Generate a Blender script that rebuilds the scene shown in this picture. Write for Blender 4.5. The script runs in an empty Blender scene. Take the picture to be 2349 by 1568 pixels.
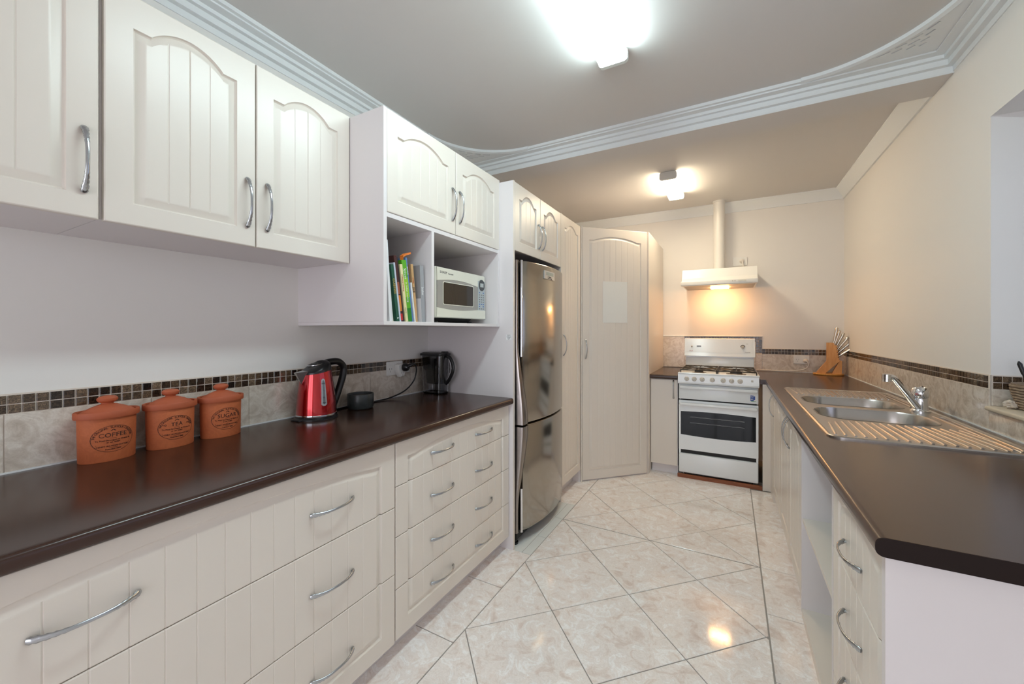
import bpy, bmesh, math, random
from mathutils import Vector, Matrix
random.seed(7)
S = bpy.context.scene
C = S.collection
PI = math.pi

# ------------------------------------------------------------------ camera, light, exposure
cam_d = bpy.data.cameras.new('camera'); cam = bpy.data.objects.new('camera', cam_d); C.objects.link(cam)
cam.location = (0, 0, 1.30)
cam.rotation_euler = (PI/2, 0, math.atan(500.5/910.0))
cam_d.sensor_width = 36.0; cam_d.lens = 36.0*910.0/2349.0; cam_d.shift_y = -26.5/2349.0
cam_d.clip_start = 0.02
S.camera = cam

W = bpy.data.worlds.new('sky'); S.world = W; W.use_nodes = True
W.node_tree.nodes['Background'].inputs[0].default_value = (0.72, 0.78, 1.0, 1)
W.node_tree.nodes['Background'].inputs[1].default_value = 0.8
S.view_settings.view_transform = 'Standard'; S.view_settings.look = 'None'
S.view_settings.gamma = 1.0; S.view_settings.use_curve_mapping = False
S.view_settings.exposure = 0.27
S.cycles.max_bounces = 10; S.cycles.diffuse_bounces = 6; S.cycles.glossy_bounces = 5
S.cycles.transmission_bounces = 8; S.cycles.transparent_max_bounces = 12
S.cycles.sample_clamp_indirect = 8.0; S.cycles.caustics_reflective = False; S.cycles.caustics_refractive = False

def area(name, loc, rot, sx, sy, power, col):
    d = bpy.data.lights.new(name, 'AREA'); d.shape = 'RECTANGLE'; d.size = sx; d.size_y = sy; d.energy = power; d.color = col
    o = bpy.data.objects.new(name, d); C.objects.link(o); o.location = loc; o.rotation_euler = rot
    return o
# daylight falling through the glazed garden doors behind the viewer (window_1)
area('garden_door_daylight_offscreen', (-0.3, -2.70, 1.06), (PI/2, 0, 0), 2.1, 2.1, 36, (0.95, 0.94, 1.0))
MAIN_E, BACK_E, HOOD_E = 25.0, 37.0, 115.0

# ------------------------------------------------------------------ materials
MATS = {}
def mat(name, col=(0.8, 0.8, 0.8), rough=0.5, metal=0.0, **kw):
    if name in MATS: return MATS[name]
    m = bpy.data.materials.new(name); m.use_nodes = True
    b = m.node_tree.nodes['Principled BSDF']
    b.inputs['Base Color'].default_value = (*col, 1); b.inputs['Roughness'].default_value = rough
    b.inputs['Metallic'].default_value = metal
    for k, v in kw.items(): b.inputs[k.replace('_', ' ')].default_value = v
    MATS[name] = m
    return m
def nodes(m):
    nt = m.node_tree
    return nt, nt.nodes['Principled BSDF']
def add(nt, t, **kw):
    n = nt.nodes.new(t)
    for k, v in kw.items():
        if k in n.inputs: n.inputs[k].default_value = v
        else: setattr(n, k, v)
    return n
def ramp(nt, stops, src):
    r = add(nt, 'ShaderNodeValToRGB'); e = r.color_ramp.elements
    while len(e) > 1: e.remove(e[0])
    e[0].position = stops[0][0]; e[0].color = (*stops[0][1], 1)
    for p, c in stops[1:]:
        x = e.new(p); x.color = (*c, 1)
    nt.links.new(src, r.inputs[0]); return r
def bump(m, scale, strength, dist=0.001, detail=4.0):
    nt, b = nodes(m)
    tc = add(nt, 'ShaderNodeTexCoord'); n = add(nt, 'ShaderNodeTexNoise', Scale=scale, Detail=detail)
    nt.links.new(tc.outputs['Object'], n.inputs['Vector'])
    bp = add(nt, 'ShaderNodeBump', Strength=strength, Distance=dist)
    nt.links.new(n.outputs['Fac'], bp.inputs['Height']); nt.links.new(bp.outputs[0], b.inputs['Normal'])
def mottled(name, stops, scale, rough, distort=1.2, detail=6.0, stretch=(1, 1, 1), bumps=0.0):
    m = mat(name, (0.7, 0.7, 0.7), rough); nt, b = nodes(m)
    tc = add(nt, 'ShaderNodeTexCoord'); oi = add(nt, 'ShaderNodeObjectInfo')
    mp = add(nt, 'ShaderNodeMapping'); mp.inputs['Scale'].default_value = stretch
    sc = add(nt, 'ShaderNodeVectorMath', operation='SCALE'); sc.inputs[0].default_value = (7.3, 3.1, 5.7)
    nt.links.new(oi.outputs['Random'], sc.inputs['Scale'])
    ad = add(nt, 'ShaderNodeVectorMath', operation='ADD')
    nt.links.new(tc.outputs['Object'], ad.inputs[0]); nt.links.new(sc.outputs[0], ad.inputs[1])
    nt.links.new(ad.outputs[0], mp.inputs['Vector'])
    n1 = add(nt, 'ShaderNodeTexNoise', Scale=scale, Detail=detail, Roughness=0.6, Distortion=distort)
    nt.links.new(mp.outputs[0], n1.inputs['Vector'])
    r = ramp(nt, stops, n1.outputs['Fac'])
    n2 = add(nt, 'ShaderNodeTexNoise', Scale=scale*2.6, Detail=3.0, Distortion=2.2)
    nt.links.new(mp.outputs[0], n2.inputs['Vector'])
    r2 = ramp(nt, [(0.0, (0.95, 0.935, 0.92)), (0.44, (0.99, 0.98, 0.975)), (0.52, (1.07, 1.07, 1.075)), (0.6, (1.0, 0.99, 0.985)), (1, (1.02, 1.02, 1.02))], n2.outputs['Fac'])
    mx = add(nt, 'ShaderNodeMix', data_type='RGBA', blend_type='MULTIPLY'); mx.inputs[0].default_value = 1.0
    nt.links.new(r.outputs[0], mx.inputs[6]); nt.links.new(r2.outputs[0], mx.inputs[7])
    nt.links.new(mx.outputs[2], b.inputs['Base Color'])
    if bumps:
        bp = add(nt, 'ShaderNodeBump', Strength=bumps, Distance=0.001)
        nt.links.new(n2.outputs['Fac'], bp.inputs['Height']); nt.links.new(bp.outputs[0], b.inputs['Normal'])
    return m
def woody(name, c1, c2, stretch, scale, rough):
    m = mat(name, c1, rough); nt, b = nodes(m)
    tc = add(nt, 'ShaderNodeTexCoord'); mp = add(nt, 'ShaderNodeMapping'); mp.inputs['Scale'].default_value = stretch
    nt.links.new(tc.outputs['Object'], mp.inputs[0])
    n = add(nt, 'ShaderNodeTexNoise', Scale=scale, Detail=5.0, Distortion=0.6); nt.links.new(mp.outputs[0], n.inputs[0])
    r = ramp(nt, [(0.3, c1), (0.7, c2)], n.outputs['Fac']); nt.links.new(r.outputs[0], b.inputs['Base Color'])
    return m
def emit(name, col, strength):
    m = mat(name, col, 0.4); b = m.node_tree.nodes['Principled BSDF']
    b.inputs['Emission Color'].default_value = (*col, 1); b.inputs['Emission Strength'].default_value = strength
    return m

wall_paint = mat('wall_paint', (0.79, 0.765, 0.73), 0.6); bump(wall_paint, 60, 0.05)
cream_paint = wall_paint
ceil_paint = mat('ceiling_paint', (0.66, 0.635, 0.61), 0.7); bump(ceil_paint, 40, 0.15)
trim_paint = mat('trim_paint', (0.78, 0.80, 0.80), 0.45)
vinyl = mat('cream_vinyl', (0.715, 0.655, 0.588), 0.32)
melamine = mat('white_melamine', (0.72, 0.68, 0.68), 0.38)
wtop = mat('dark_laminate', (0.040, 0.0155, 0.0090), 0.20)
nt, b = nodes(wtop); b.inputs['Specular IOR Level'].default_value = 0.5
kick_m = melamine
grout = mat('grout', (0.30, 0.28, 0.26), 0.8)
pale_grout = mat('pale_grout', (0.70, 0.62, 0.54), 0.8)
floor_tile = mottled('marble_floor_tile', [(0.26, (0.66, 0.56, 0.51)), (0.38, (0.74, 0.66, 0.615)), (0.47, (0.83, 0.785, 0.755)), (0.53, (0.80, 0.75, 0.72)), (0.60, (0.90, 0.895, 0.89)), (0.66, (0.82, 0.785, 0.76)), (0.85, (0.76, 0.70, 0.66))], 13.0, 0.085, 1.1)
splash_tile = mottled('stone_wall_tile', [(0.25, (0.42, 0.35, 0.285)), (0.45, (0.56, 0.49, 0.415)), (0.6, (0.68, 0.625, 0.55)), (0.8, (0.50, 0.43, 0.355))], 14.0, 0.16, 1.8)
warm_splash = splash_tile
white_tile = mat('white_glazed_tile', (0.74, 0.75, 0.73), 0.15)
mosaic = mat('brown_glass_mosaic', (0.06, 0.035, 0.02), 0.08); nt, b = nodes(mosaic)
oi = add(nt, 'ShaderNodeObjectInfo'); tc = add(nt, 'ShaderNodeTexCoord'); nz = add(nt, 'ShaderNodeTexNoise', Scale=130.0, Detail=3.0, Distortion=2.0)
ad = add(nt, 'ShaderNodeVectorMath', operation='ADD'); nt.links.new(tc.outputs['Object'], ad.inputs[0]); nt.links.new(oi.outputs['Location'], ad.inputs[1]); nt.links.new(ad.outputs[0], nz.inputs[0])
r1 = ramp(nt, [(0.0, (0.010, 0.006, 0.005)), (0.3, (0.05, 0.03, 0.018)), (0.7, (0.10, 0.065, 0.04)), (1.0, (0.17, 0.12, 0.08))], oi.outputs['Random'])
r2 = ramp(nt, [(0.35, (0.45, 0.45, 0.45)), (0.55, (1, 1, 1)), (0.63, (2.3, 2.2, 2.0)), (0.7, (0.8, 0.8, 0.8))], nz.outputs['Fac'])
mx = add(nt, 'ShaderNodeMix', data_type='RGBA', blend_type='MULTIPLY'); mx.inputs[0].default_value = 1.0
nt.links.new(r1.outputs[0], mx.inputs[6]); nt.links.new(r2.outputs[0], mx.inputs[7]); nt.links.new(mx.outputs[2], b.inputs['Base Color'])
def brushed(name, col, rough, stretch, amount):
    m = mat(name, col, rough, 1.0); nt, b = nodes(m)
    tc = add(nt, 'ShaderNodeTexCoord'); mp = add(nt, 'ShaderNodeMapping'); mp.inputs['Scale'].default_value = stretch
    nt.links.new(tc.outputs['Object'], mp.inputs[0]); n = add(nt, 'ShaderNodeTexNoise', Scale=1.0, Detail=2.0); nt.links.new(mp.outputs[0], n.inputs[0])
    mr = add(nt, 'ShaderNodeMapRange'); mr.inputs[3].default_value = rough-amount; mr.inputs[4].default_value = rough+amount
    nt.links.new(n.outputs['Fac'], mr.inputs[0]); nt.links.new(mr.outputs[0], b.inputs['Roughness'])
    return m
fridge_steel = brushed('fridge_steel', (0.40, 0.37, 0.33), 0.17, (3, 600, 3), 0.03)
fridge_grip = mat('fridge_grip_steel', (0.30, 0.27, 0.25), 0.25, 1.0)
steel = brushed('sink_steel', (0.54, 0.51, 0.475), 0.25, (8, 8, 8), 0.04)
bowl_steel = steel
chrome = mat('chrome', (0.75, 0.76, 0.78), 0.06, 1.0)
pewter = mat('satin_chrome', (0.46, 0.48, 0.50), 0.22, 1.0)
knife_steel = mat('knife_steel', (0.58, 0.53, 0.46), 0.25, 1.0)
enamel = mat('white_enamel', (0.80, 0.83, 0.85), 0.16)
enamel_warm = enamel
hood_m = mat('hood_white', (0.80, 0.79, 0.75), 0.3)
pipe_m = mat('duct_white', (0.74, 0.72, 0.68), 0.35)
black = mat('black_plastic', (0.008, 0.008, 0.009), 0.3)
soot = mat('matte_black', (0.012, 0.011, 0.011), 0.6)
iron = mat('cast_iron', (0.022, 0.018, 0.015), 0.45)
dark_glass = mat('dark_oven_glass', (0.006, 0.008, 0.010), 0.05, 0.0, Specular_IOR_Level=0.25)
brown_glass = mat('brown_door_glass', (0.030, 0.022, 0.016), 0.06)
rack_m = mat('oven_rack', (0.35, 0.36, 0.36), 0.3)
knob_m = mat('putty_knob', (0.55, 0.52, 0.46), 0.35)
socket_m = mat('socket_white', (0.78, 0.77, 0.74), 0.3)
terra = mottled('terracotta', [(0.3, (0.46, 0.115, 0.038)), (0.6, (0.53, 0.140, 0.048)), (0.8, (0.57, 0.165, 0.062))], 9.0, 0.65, 0.3)
terra_lid = mat('terracotta_lid', (0.42, 0.095, 0.036), 0.6)
ink = mat('brown_ink', (0.055, 0.018, 0.010), 0.7)
red_paint = mat('red_metallic', (0.44, 0.0, 0.005), 0.14, 0.75, Coat_Weight=1.0, Coat_Roughness=0.05)
gauge_m = mat('gauge_window', (0.40, 0.43, 0.45), 0.2)
spout_m = mat('spout_steel', (0.55, 0.55, 0.56), 0.3, 1.0)
clear = mat('clear_plastic', (0.95, 0.96, 0.98), 0.03, 0.0, Transmission_Weight=1.0, IOR=1.42)
jug_dark = mat('smoke_black_plastic', (0.012, 0.012, 0.018), 0.15)
stone_m = mottled('dark_stoneware', [(0.3, (0.022, 0.026, 0.026)), (0.6, (0.04, 0.048, 0.047)), (0.8, (0.075, 0.08, 0.075))], 22.0, 0.35, 1.0)
bamboo = woody('bamboo', (0.58, 0.235, 0.045), (0.70, 0.33, 0.085), (9, 9, 1.2), 9.0, 0.4)
redwood = woody('red_timber', (0.20, 0.055, 0.02), (0.28, 0.09, 0.035), (1.5, 20, 20), 6.0, 0.55)
ivory = mat('ivory_plastic', (0.74, 0.72, 0.62), 0.28)
taupe = mat('grey_taupe_panel', (0.33, 0.31, 0.285), 0.25)
panel_grey = mat('control_grey', (0.42, 0.46, 0.47), 0.35)
lcd = mat('lcd_green_grey', (0.30, 0.34, 0.31), 0.3)
blue_ink = mat('blue_ink', (0.02, 0.10, 0.38), 0.5)
dark_ink = mat('dark_ink', (0.02, 0.02, 0.025), 0.6)
grey_ink = mat('grey_ink', (0.18, 0.17, 0.16), 0.6)
gold_ink = mat('gold_ink', (0.60, 0.40, 0.10), 0.5)
white_ink = mat('white_ink', (0.8, 0.8, 0.78), 0.5)
red_ink = mat('red_ink', (0.40, 0.05, 0.03), 0.5)
paper = mat('paper', (0.80, 0.80, 0.80), 0.6)
sheet_m = mat('pale_sheet', (0.76, 0.755, 0.72), 0.25)
orange = mat('orange_paper', (0.85, 0.22, 0.03), 0.5)
sticker_blue = mat('sticker_blue', (0.03, 0.08, 0.32), 0.4)
green_ink = mat('green_ink', (0.05, 0.35, 0.12), 0.5)
wicker = mottled('woven_fibre', [(0.3, (0.17, 0.11, 0.07)), (0.6, (0.30, 0.22, 0.15)), (0.8, (0.38, 0.29, 0.21))], 60.0, 0.8, 0.4)
shell_m = mottled('pale_shell', [(0.3, (0.35, 0.24, 0.17)), (0.5, (0.62, 0.55, 0.47)), (0.8, (0.50, 0.40, 0.32))], 50.0, 0.5, 0.6)
sill_m = mat('cream_sill', (0.62, 0.54, 0.42), 0.4)
diff_main = emit('cool_diffuser', (0.80, 1.0, 1.03), MAIN_E)
diff_back = emit('warm_diffuser', (1.0, 0.84, 0.60), BACK_E)
lamp_e = emit('hood_bulb', (1.0, 0.52, 0.20), HOOD_E)
cap_m = mat('light_cap', (0.62, 0.60, 0.56), 0.4)
clear_acrylic = mat('acrylic_end', (0.80, 0.86, 0.82), 0.25)
pane_m = bpy.data.materials.new('window_glass'); pane_m.use_nodes = True
nt = pane_m.node_tree; nt.nodes.remove(nt.nodes['Principled BSDF']); out = nt.nodes['Material Output']
tr = add(nt, 'ShaderNodeBsdfTransparent'); gl = add(nt, 'ShaderNodeBsdfGlossy', Roughness=0.02); lw = add(nt, 'ShaderNodeLayerWeight', Blend=0.12); mxs = add(nt, 'ShaderNodeMixShader')
nt.links.new(lw.outputs['Fresnel'], mxs.inputs[0]); nt.links.new(tr.outputs[0], mxs.inputs[1]); nt.links.new(gl.outputs[0], mxs.inputs[2]); nt.links.new(mxs.outputs[0], out.inputs[0])

# ------------------------------------------------------------------ mesh helpers
def BM(): return bmesh.new()
def box(bm, x0, x1, y0, y1, z0, z1, r=0.0, seg=2):
    v = [bm.verts.new((x, y, z)) for x in (x0, x1) for y in (y0, y1) for z in (z0, z1)]
    fs = [bm.faces.new([v[i] for i in q]) for q in ((0, 1, 3, 2), (4, 6, 7, 5), (0, 4, 5, 1), (2, 3, 7, 6), (0, 2, 6, 4), (1, 5, 7, 3))]
    if r > 0:
        es = list({e for f in fs for e in f.edges})
        bmesh.ops.bevel(bm, geom=es, offset=r, segments=seg, affect='EDGES', profile=0.5)
    return bm
def prism(bm, pts, axis, a0, a1):
    """extrude a closed 2-D outline along an axis ('x': pts=(y,z); 'y': (x,z); 'z': (x,y))"""
    def P3(p, a): return {'x': (a, p[0], p[1]), 'y': (p[0], a, p[1]), 'z': (p[0], p[1], a)}[axis]
    n = len(pts); A = [bm.verts.new(P3(p, a0)) for p in pts]; B = [bm.verts.new(P3(p, a1)) for p in pts]
    for i in range(n): bm.faces.new((A[i], A[(i+1) % n], B[(i+1) % n], B[i]))
    bm.faces.new(A[::-1]); bm.faces.new(B); return bm
def rings(bm, rs, close=True, cap0=True, cap1=True):
    """skin a list of equal-length loops of 3-D points"""
    R = [[bm.verts.new(p) for p in r] for r in rs]; n = len(R[0])
    for a, b_ in zip(R, R[1:]):
        for i in range(n if close else n-1): bm.faces.new((a[i], a[(i+1) % n], b_[(i+1) % n], b_[i]))
    if cap0: bm.faces.new(R[0][::-1])
    if cap1: bm.faces.new(R[-1])
    return bm
def lathe(bm, prof, cx, cy, n=40, sx=1.0, sy=1.0, cap0=True, cap1=True):
    return rings(bm, [[(cx+r*sx*math.cos(2*PI*i/n), cy+r*sy*math.sin(2*PI*i/n), z) for i in range(n)] for r, z in prof], True, cap0, cap1)
def tube(bm, pts, rad, n=10, flat=None, up=(0, 0, 1)):
    pts = [Vector(p) for p in pts]; rs = []
    for i, p in enumerate(pts):
        t = (pts[min(i+1, len(pts)-1)]-pts[max(i-1, 0)]).normalized()
        u = Vector(up); u = (u-t*u.dot(t)); u = u.normalized() if u.length > 1e-4 else t.orthogonal().normalized()
        w = t.cross(u); r = rad[i] if isinstance(rad, list) else rad
        ra, rb = (r, r) if not isinstance(r, tuple) else r
        rs.append([tuple(p+u*ra*math.cos(2*PI*k/n)+w*rb*math.sin(2*PI*k/n)) for k in range(n)])
    return rings(bm, rs)
def smooth_path(pts, n=8):
    out = []; P_ = [Vector(p) for p in pts]
    for i in range(len(P_)-1):
        a, b_, c, d = P_[max(i-1, 0)], P_[i], P_[i+1], P_[min(i+2, len(P_)-1)]
        for k in range(n):
            t = k/n; out.append(0.5*((2*b_)+(c-a)*t+(2*a-5*b_+4*c-d)*t*t+(3*b_-a-3*c+d)*t**3))
    out.append(P_[-1]); return out
def rrect(x0, x1, y0, y1, r, n=6):
    o = []
    for cx, cy, a in ((x1-r, y1-r, 0), (x0+r, y1-r, 90), (x0+r, y0+r, 180), (x1-r, y0+r, 270)):
        for k in range(n+1):
            t = math.radians(a+90*k/n); o.append((cx+r*math.cos(t), cy+r*math.sin(t)))
    return o
def flat_fill(loops, z0, z1):
    """mesh of a plate with holes (first loop outer) between z0 and z1, in its own x,y plane"""
    cu = bpy.data.curves.new('tmp', 'CURVE'); cu.dimensions = '2D'; cu.fill_mode = 'BOTH'; cu.extrude = abs(z1-z0)/2
    for lp in loops:
        sp = cu.splines.new('POLY'); sp.points.add(len(lp)-1); sp.use_cyclic_u = True
        for i, p in enumerate(lp): sp.points[i].co = (p[0], p[1], 0, 1)
    o = bpy.data.objects.new('tmp', cu); C.objects.link(o); bpy.context.view_layer.update()
    me = o.evaluated_get(bpy.context.evaluated_depsgraph_get()).to_mesh()
    bm = BM(); bm.from_mesh(me); bpy.data.objects.remove(o); bpy.data.curves.remove(cu)
    bmesh.ops.remove_doubles(bm, verts=bm.verts, dist=1e-6)
    for v in bm.verts: v.co.z += (z0+z1)/2
    return bm
def text_bm(body, size, xf, extrude=0.0003, space=1.0, bm=None):
    """lettering as a mesh; xf maps (s, t, d) to a point"""
    cu = bpy.data.curves.new('tmp', 'FONT'); cu.body = body; cu.size = size; cu.align_x = 'CENTER'; cu.align_y = 'CENTER'
    cu.extrude = extrude; cu.space_character = space; cu.resolution_u = 3
    o = bpy.data.objects.new('tmp', cu); C.objects.link(o); bpy.context.view_layer.update()
    me = o.evaluated_get(bpy.context.evaluated_depsgraph_get()).to_mesh()
    nb = bm or BM(); vs = [nb.verts.new(xf(v.co.x, v.co.y, v.co.z)) for v in me.vertices]
    for p in me.polygons:
        try: nb.faces.new([vs[i] for i in p.vertices])
        except ValueError: pass
    bpy.data.objects.remove(o); bpy.data.curves.remove(cu)
    return nb
def root_of(o):
    while o.parent: o = o.parent
    return o
def obj(name, bm, m, parent=None, angle=35, local=False, recalc=True):
    if recalc: bmesh.ops.recalc_face_normals(bm, faces=bm.faces)
    me = bpy.data.meshes.new(name); bm.to_mesh(me); bm.free()
    me.shade_smooth(); me.set_sharp_from_angle(angle=math.radians(angle))
    if m: me.materials.append(m)
    if parent is not None and not local:
        me.transform(Matrix.Translation(-Vector(root_of(parent).location)))
    o = bpy.data.objects.new(name, me); C.objects.link(o)
    if parent is not None: o.parent = parent
    return o
def tag(o, label, cat, group=None, kind=None):
    o['label'] = label; o['category'] = cat
    if group: o['group'] = group
    if kind: o['kind'] = kind
    return o
def thing(name, label, cat, loc, group=None, rot=None):
    o = bpy.data.objects.new(name, None); C.objects.link(o); o.location = loc; o.empty_display_size = 0.05
    if rot: o.rotation_euler = rot
    return tag(o, label, cat, group)
def struct(name, bm, m, label, cat, **k):
    return tag(obj(name, bm, m, **k), label, cat, None, 'structure')

# ------------------------------------------------------------------ main dimensions (metres, viewer stands at 0,0)
XL, XLU, XR = -1.775, -1.85, 0.915
YB, YF = 4.65, -2.6
ZC = 2.60
BEAM0, BEAM1, ZBEAM = 2.618, 2.83, 2.503

# ------------------------------------------------------------------ floor
bm = BM(); box(bm, -2.0, 1.3, YF-0.1, YB+0.1, -0.06, -0.003)
floor = struct('floor', bm, grout, 'marble-look tiled floor laid diagonally with a straight border', 'floor')
def clip(poly, nx, ny, d):
    out = []
    for i, p in enumerate(poly):
        q = poly[(i+1) % len(poly)]; a = p[0]*nx+p[1]*ny-d; b_ = q[0]*nx+q[1]*ny-d
        if a >= 0: out.append(p)
        if (a >= 0) != (b_ >= 0):
            t = a/(a-b_); out.append((p[0]+(q[0]-p[0])*t, p[1]+(q[1]-p[1])*t))
    return out
def shrink(poly, g):
    n = len(poly); ar = sum(poly[i][0]*poly[(i+1) % n][1]-poly[(i+1) % n][0]*poly[i][1] for i in range(n))
    if ar < 0: poly = poly[::-1]
    for i in range(n):
        p, q = poly[i], poly[(i+1) % n]; dx, dy = q[0]-p[0], q[1]-p[1]; L = math.hypot(dx, dy)
        if L < 1e-5: continue
        nx, ny = -dy/L, dx/L
        if i == 0: res = poly
        res = clip(res, nx, ny, p[0]*nx+p[1]*ny+g)
    return res
def tile(poly, m, parent=floor, g=0.0021, z=0.0, name='tile'):
    P_ = shrink(poly, g)
    n = len(P_)
    if n < 3 or abs(sum(P_[i][0]*P_[(i+1) % n][1]-P_[(i+1) % n][0]*P_[i][1] for i in range(n))) < 2e-4: return
    Q = shrink(P_, 0.0012)
    bm = BM()
    if len(Q) == n: rings(bm, [[(x, y, -0.006) for x, y in P_], [(x, y, z-0.0012) for x, y in P_], [(x, y, z) for x, y in Q]])
    else: prism(bm, P_, 'z', -0.006, z)
    return obj(name, bm, m, parent, 20)
BL, BR, YJ = -1.012, 0.147, 2.567
u0, du, v0, dv = 0.692, 0.4065, 1.315, 0.4030
r2_ = math.sqrt(0.5)
for (ya, yb) in ((-1.2, YJ-0.003), (YJ+0.003, 3.82)):
    for i in range(-8, 10):
        for j in range(-8, 12):
            us, vs = u0+du*i, v0+dv*j
            q = [((u-v)*r2_, (u+v)*r2_) for u, v in ((us, vs), (us+du, vs), (us+du, vs+dv), (us, vs+dv))]
            for nx, ny, d in ((1, 0, BL+0.001), (-1, 0, -BR+0.002), (0, 1, ya), (0, -1, -yb)):
                if len(q) >= 3: q = clip(q, nx, ny, d)
            if len(q) >= 3: tile(q, floor_tile)
yy = [0.137+0.405*k for k in range(-3, 10)]
for a, b_ in zip(yy, yy[1:]):
    if a < 3.80: tile([(BR, a), (0.42 if a > 0.9 else 0.912, a), (0.42 if a > 0.9 else 0.912, min(b_, 3.84)), (BR, min(b_, 3.84))], floor_tile)
yy = [0.131+0.4*k for k in range(-3, 5)]+[2.067]
for a, b_ in zip(yy, yy[1:]): tile([(-1.3 if a > 0 else -1.772, a), (BL, a), (BL, b_), (-1.3 if a > 0 else -1.772, b_)], floor_tile)
for a, b_ in ((2.067, 2.284), (2.284, 2.567), (2.567, 2.815)):
    tile([(-1.072, a), (BL, a), (BL, b_), (-1.072, b_)], white_tile)
    tile([(-1.8, a), (-1.072, a), (-1.072, b_), (-1.8, b_)], white_tile, g=0.0008)
for a, b_ in ((2.815, 3.13), (3.13, 3.45)): tile([(-1.5, a), (BL, a), (BL, b_), (-1.5, b_)], floor_tile)
for a, b_ in ((3.45, 3.82),): tile([(-1.3, a), (BL, a), (BL, b_), (-1.3, b_)], floor_tile)
tile([(-0.75, 3.82), (0.42, 3.82), (0.42, 4.0), (-0.75, 4.0)], floor_tile)
# far field behind the viewer: one plain grid of tiles under the rest of the room
for i in range(7):
    for j in range(4): tile([(-1.775+0.405*i, -2.6+0.35*j), (-1.775+0.405*(i+1), -2.6+0.35*j), (-1.775+0.405*(i+1), -2.25+0.35*j), (-1.775+0.405*i, -2.25+0.35*j)], floor_tile)

# ------------------------------------------------------------------ walls and ceiling
bm = BM(); box(bm, -1.95, XL, YF, YB, 0, 2.19); box(bm, -1.95, XLU, YF, BEAM1, 2.19, ZC+0.02); box(bm, -1.95, XL, BEAM1, YB, 2.19, ZC+0.02)
wall_left = struct('wall_left', bm, wall_paint, 'painted wall behind the long drawer run and wall cupboards', 'wall')
bm = BM(); box(bm, -1.95, 1.3, YB, YB+0.1, 0, ZC+0.02)
wall_back = struct('wall_back', bm, cream_paint, 'cream painted end wall behind the cooker', 'wall')
NY0, NY1, NZ0, NZ1 = 0.55, 2.318, 0.985, 2.157
bm = BM(); box(bm, XR, 1.235, YF, YB, 0, NZ0); box(bm, XR, 1.235, YF, YB, NZ1, ZC+0.02); box(bm, XR, 1.235, NY1, YB, NZ0, NZ1); box(bm, XR, 1.235, YF, NY0, NZ0, NZ1)
wall_right = struct('wall_right', bm, cream_paint, 'cream painted wall above the sink bench with a deep recess', 'wall')
bm = BM()
for a in ((-1.95, -1.35, 0, ZC), (0.75, 1.3, 0, ZC), (-1.35, 0.75, 2.12, ZC)): box(bm, a[0], a[1], YF-0.1, YF, a[2], a[3])
struct('wall_front', bm, wall_paint, 'painted wall around the glazed garden doors', 'wall')
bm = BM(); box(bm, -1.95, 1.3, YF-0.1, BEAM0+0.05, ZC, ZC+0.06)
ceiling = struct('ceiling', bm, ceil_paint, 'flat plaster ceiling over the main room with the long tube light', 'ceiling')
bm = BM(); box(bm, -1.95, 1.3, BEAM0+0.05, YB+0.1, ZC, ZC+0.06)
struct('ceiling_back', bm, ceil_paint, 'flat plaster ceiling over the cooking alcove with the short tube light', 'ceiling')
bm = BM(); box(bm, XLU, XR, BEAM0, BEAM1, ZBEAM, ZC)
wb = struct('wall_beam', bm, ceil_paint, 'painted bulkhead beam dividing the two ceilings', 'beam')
bm = BM(); box(bm, XLU, XR, BEAM0-0.004, BEAM0+0.001, ZBEAM-0.001, 2.535); obj('face_board', bm, trim_paint, wb)
# windows
def window(name, label, x0, x1, y0, y1, z0, z1, axis, bars):
    bm = BM(); t = 0.05
    if axis == 'y':
        for a in ((x0, x0+t, z0, z1), (x1-t, x1, z0, z1), (x0+t, x1-t, z0, z0+t), (x0+t, x1-t, z1-t, z1)): box(bm, a[0], a[1], y0, y1, a[2], a[3])
        for k in bars: box(bm, k-t/2, k+t/2, y0+0.004, y1-0.004, z0+t, z1-t)
    else:
        for a in ((y0, y0+t, z0, z1), (y1-t, y1, z0, z1), (y0+t, y1-t, z0, z0+t), (y0+t, y1-t, z1-t, z1)): box(bm, x0, x1, a[0], a[1], a[2], a[3])
        for k in bars: box(bm, x0+0.004, x1-0.004, k-t/2, k+t/2, z0+t, z1-t)
    f = struct(name, bm, trim_paint, label, 'window')
    bm = BM()
    if axis == 'y': box(bm, x0+t, x1-t, (y0+y1)/2-0.002, (y0+y1)/2+0.002, z0+t, z1-t)
    else: box(bm, (x0+x1)/2-0.002, (x0+x1)/2+0.002, y0+t, y1-t, z0+t, z1-t)
    obj('pane', bm, pane_m, f)
window('window_1', 'white framed glazed garden doors facing the kitchen', -1.35, 0.75, YF-0.07, YF-0.02, 0.0, 2.12, 'y', (-0.3,))
window('window_2_added', 'added white framed window, unseen, at the back of the tiled recess', 1.17, 1.22, NY0, NY1, NZ0+0.02, NZ1, 'x', (1.43,))  # out of view; added so cool sky light reaches the recess return

# cornices: stepped profile, p = distance from wall, z
prof = [(0, 2.508), (0.005, 2.508), (0.005, 2.534), (0.029, 2.534), (0.029, 2.560), (0.048, 2.560), (0.048, 2.576), (0.087, 2.576), (0.087, 2.583), (0.104, 2.583), (0.104, 2.6005), (0, 2.6005)]
def run(name, label, f0, f1, pr=prof):
    bm = BM(); rings(bm, [[(*f0(p), z) for p, z in pr], [(*f1(p), z) for p, z in pr]])
    return struct(name, bm, trim_paint, label, 'cornice', angle=20)
run('trim_1', 'white stepped plaster cornice above the wall cupboards', lambda p: (XLU+p, YF), lambda p: (XLU+p, BEAM0-p))
run('trim_2', 'white stepped plaster cornice along the bulkhead beam', lambda p: (XLU+p, BEAM0-p), lambda p: (XR-p, BEAM0-p))
run('trim_3', 'white stepped plaster cornice above the deep recess', lambda p: (XR-p, YF), lambda p: (XR-p, BEAM0-p))
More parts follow.
